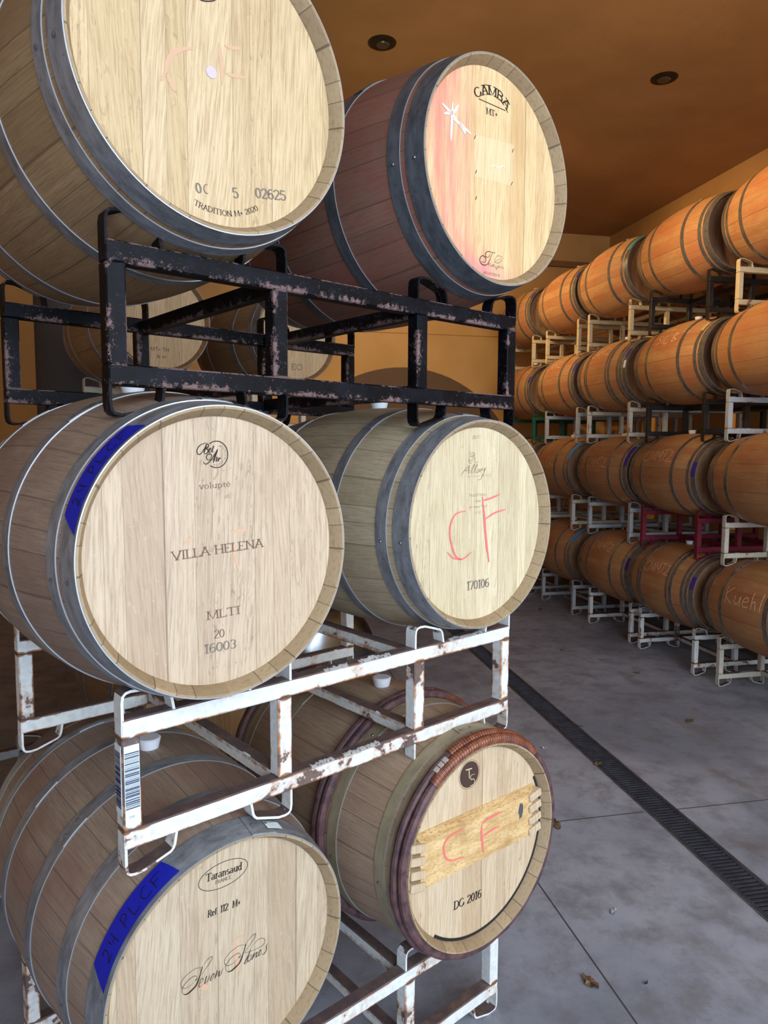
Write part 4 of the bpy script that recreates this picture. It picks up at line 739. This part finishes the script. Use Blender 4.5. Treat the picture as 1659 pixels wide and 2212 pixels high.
CM = [[(.05, .1), (.0, .08), (-.03, .04), (0, 0), (.06, .0)], [(.08, 0), (.09, .1), (.13, .01), (.15, .1), (.16, 0)], [(.18, 0), (.19, .1), (.23, .03), (.25, .11), (.26, 0)], [(.27, .11), (.34, .12)], [(.305, .11), (.30, 0)], [(.35, .09), (.39, .10), (.38, .04), (.34, 0), (.42, .0)]]
for key, y0, ang, sc in (((0, 'B'), .17, 150, .8), ((0, 'C'), .15, 160, .8), ((1, 'B'), .17, 172, .8), ((1, 'C'), .19, 160, .9), ((2, 'A'), .17, 150, .8), ((2, 'B'), .16, 148, .75), ((3, 'A'), .15, 150, .7)): chalk(key, CM, y0, ang, .0055, sc)
KU = [[(0, .16), (.015, 0)], [(.09, .16), (.01, .07), (.10, 0)], [(.14, .09), (.145, .02), (.19, .02), (.21, .09), (.215, 0)], [(.25, .05), (.31, .06), (.29, .1), (.25, .06), (.26, .01), (.32, .01)], [(.35, .16), (.36, 0)], [(.36, .05), (.39, .08), (.41, .0)], [(.46, .17), (.46, 0)]]
chalk((0, 'D'), KU, .178, 172, .006, .76)
SIL = [[(.0, .22), (.05, .24), (.04, .19), (0, .17), (.07, .17)], [(.08, .22), (.12, .24), (.12, .19), (.08, .17), (.16, .17)], [(.03, .1), (-.02, .08), (.03, .04), (-.03, 0)], [(.07, .08), (.07, 0)], [(.11, .1), (.11, 0), (.17, .0)], [(.23, .1), (.23, 0)], [(.23, .1), (.28, .08), (.23, .05), (.29, .02), (.23, 0)], [(.33, .1), (.41, .1), (.36, 0)]]
chalk((2, 'C'), SIL, .10, 155, .0055, .85)
chalk((1, 'A'), [[(.06, .1), (0, .07), (.06, 0)], [(.14, .1), (.08, .05), (.14, 0)], [(.22, .1), (.17, .07), (.22, .03), (.16, 0)]], -.02, 175, .0055, 1)
chalk((3, 'B'), [[(.05, .08), (0, .06), (.05, 0)], [(.08, .05), (.13, .05), (.1, 0), (.08, .05)], [(.17, .1), (.17, 0)], [(.21, .1), (.21, 0)]], .20, 145, .005, 1)
# ------------------------------------------------------------------ stacks behind the near one
def back_stack(x, y, yaw, tiers, mats, labels, rlabels, gap=0.0, top=None, proto=None):
    for k in range(tiers):
        z = -1.7445+.935*k
        rack_copy(black, M[mats[k]], rlabels[k], W(x, y, z), PHI+R(yaw))
        for j in (0, 1):
            lb = labels[k][j]
            if lb is None: continue
            c = Vector((x, y, 0)) + Matrix.Rotation(R(yaw), 3, 'Z') @ Vector((.2+j*.807+gap*j, .405, 0)); far_barrel(proto or PC, W(c.x, c.y, z+CZ-RB), PHI+R(yaw), lb, None)
    if top: rack_copy(black, M[top], rlabels[tiers], W(x, y, -1.7445+.935*tiers), PHI+R(yaw))
back_stack(1.52, 4.05, -2, 3, ['white2', 'white2', 'white2'],
    [('oak barrel low in the rear stack, behind the bottom left barrel', 'oak barrel low in the rear stack, behind the bottom right barrel'), ('oak barrel of the rear stack, behind the middle left barrel', 'oak barrel of the rear stack, behind the middle right barrel'),
     ('lit oak barrel seen between the black rack posts at left, head with small lettering', 'oak barrel seen through the middle opening of the black rack, head marked with letters')],
    ['cream rack on the floor in the rear stack', 'cream rack at second level of the rear stack', 'cream rack at third level of the rear stack'], .10)
back_stack(1.23, 2.98, 0, 1, ['white'], [('oak barrel with pale leaf-marked head behind the bottom left barrel', None)], ['rusty white rack on the floor behind the bottom near barrels', 'white rack above the steel drum, behind the middle near barrels'], top='white')
back_stack(.02, 2.95, 0, 1, ['white3'], [('dark oak barrel in shadow below the middle left barrel, behind the white rack', None)], ['grey-white rack on the floor behind the left near barrels'])
def small_text(o_parent, y, items, mat='ink_brown'):
    bm = bmesh.new()
    for s_, P, cap in items: text_on(bm, s_, P, cap, lambda u, v: (u, y, v), 1.3, False)
    o = obj('branded_lettering', bm, M[mat], o_parent)
for b in [o_ for o_ in bpy.data.objects if o_.get('label', '').startswith('lit oak barrel')]:
    hd = [c for c in b.children if c.name.startswith('barrel_head')][0]
    small_text(hd, -.4464, [('MT+ TH', [(-.06, -.175), (.05, -.175)], .02), ('36 M', [(-.03, -.215), (.03, -.215)], .016)])
for b in [o_ for o_ in bpy.data.objects if o_.get('label', '').startswith('oak barrel seen through the middle')]:
    hd = [c for c in b.children if c.name.startswith('barrel_head')][0]
    small_text(hd, -.4464, [('EO', [(-.04, -.215), (.05, -.215)], .035)], 'ink_grey')
# stainless drum behind the middle right barrel
def drum(x, y, z):
    r_ = empty('steel_drum', W(x, y, z-.30), PHI, 'shiny stainless drum lying on the rack behind the middle right barrel', 'steel drum')
    bm = bmesh.new(); lathe(bm, [(.0, -.44), (.10, -.435), (.20, -.415), (.27, -.38), (.295, -.34), (.30, -.30), (.30, .30), (.295, .34), (.27, .38), (.2, .415), (.1, .435), (0, .44)], 64)
    o = obj('drum_body', bm, M['steel'], r_, True, 60); o.location = (0, 0, .30)
    for y_ in (-.18, .18):
        bm = bmesh.new(); lathe(bm, [(.299, y_-.012), (.307, y_-.005), (.307, y_+.005), (.299, y_+.012)], 64); o = obj('rolling_ring', bm, M['steel'], r_, True); o.location = (0, 0, .30)
drum(1.23+1.0, 2.98+.40, -1.7445+RHT+.30+.035)
# tall grey steel tank by the left end of the back wall
tk = empty('steel_tank', (-1.25, 6.3, 0), 0, 'tall grey steel tank standing in shadow behind the left end of the black rack', 'tank')
bm = bmesh.new(); lathe(bm, [(.0, .15), (.25, .25), (.30, .40), (.30, 3.3), (.25, 3.42), (0, 3.5)], 64); bmesh.ops.rotate(bm, verts=bm.verts[:], matrix=Matrix.Rotation(R(90), 3, 'X')); 
o = obj('tank_shell', bm, flat('grey_tank_steel', (70, 68, 66), .7, .0), tk, True, 60)
for k in range(3):
    a = 2*PI*k/3+.5; bm = bmesh.new(); cyl(bm, (.24*math.cos(a), .24*math.sin(a), 0), (0, 0, 1), .025, .40, 14); obj('leg', bm, M['hoop_row'], tk)
# ------------------------------------------------------------------ leaves and scraps on the floor
def leaf(x, y, s_, rot, col, label, name='dry_leaf', cat='leaf'):
    bm = bmesh.new(); n = 16; random.seed(int(x*100+y*37)); c = bm.verts.new((0, 0, .006*s_/.04))
    ring = [bm.verts.new((s_*(.6+.4*math.cos(2*t_))*math.cos(t_)*random.uniform(.7, 1.1), s_*.55*math.sin(t_)*random.uniform(.6, 1.1), .0015+abs(random.gauss(0, .006)))) for t_ in [2*PI*k/n for k in range(n)]]
    for k in range(n): bm.faces.new((c, ring[k], ring[(k+1) % n]))
    ex_ = bmesh.ops.solidify(bm, geom=bm.faces[:], thickness=.0012)
    o = obj(name, bm, M_leaf[col]); o.location = (x, y, .0012); o.rotation_euler = (0, 0, rot); tag(o, label, cat)
M_leaf = {'b': mottled('dry_leaf_brown', (128, 104, 76), (156, 130, 98), 60), 'd': flat('dark_leaf', (70, 58, 52), .8), 'w': flat('white_scrap', (208, 210, 212), .7)}
leaf(2.875, 5.797, 0.030, 5.74, 'b', 'small curled dry leaf far down the aisle, left one')
leaf(3.173, 5.064, 0.035, 5.69, 'b', 'small pale dry leaf in the aisle nearer the right row')
leaf(2.958, 4.076, 0.050, 0.34, 'b', 'pointed dry leaf right of the drain near the ring stain')
leaf(2.030, 3.600, 0.045, 0.51, 'b', 'dry leaf lying on the drain grate')
leaf(2.190, 4.130, 0.030, 5.01, 'b', 'tiny dry leaf at the right edge of the drain')
leaf(1.498, 3.028, 0.050, 4.42, 'b', 'crumpled brown leaf pair beside the bottom right barrel')
leaf(1.432, 2.381, 0.028, 4.02, 'w', 'small white paper scrap on the open floor', 'paper_scrap', 'scrap')
leaf(1.160, 2.060, 0.045, 1.85, 'b', 'flat narrow brown leaf on the floor in front')
leaf(1.343, 2.020, 0.010, 3.64, 'd', 'tiny dark speck of debris on the floor in front', 'debris', 'debris')
leaf(3.371, 7.361, 0.030, 3.64, 'd', 'dark dry leaf at the far end of the aisle')
leaf(1.820, 3.860, 0.022, 3.49, 'w', 'white fleck on the floor left of the drain', 'paper_scrap', 'scrap')
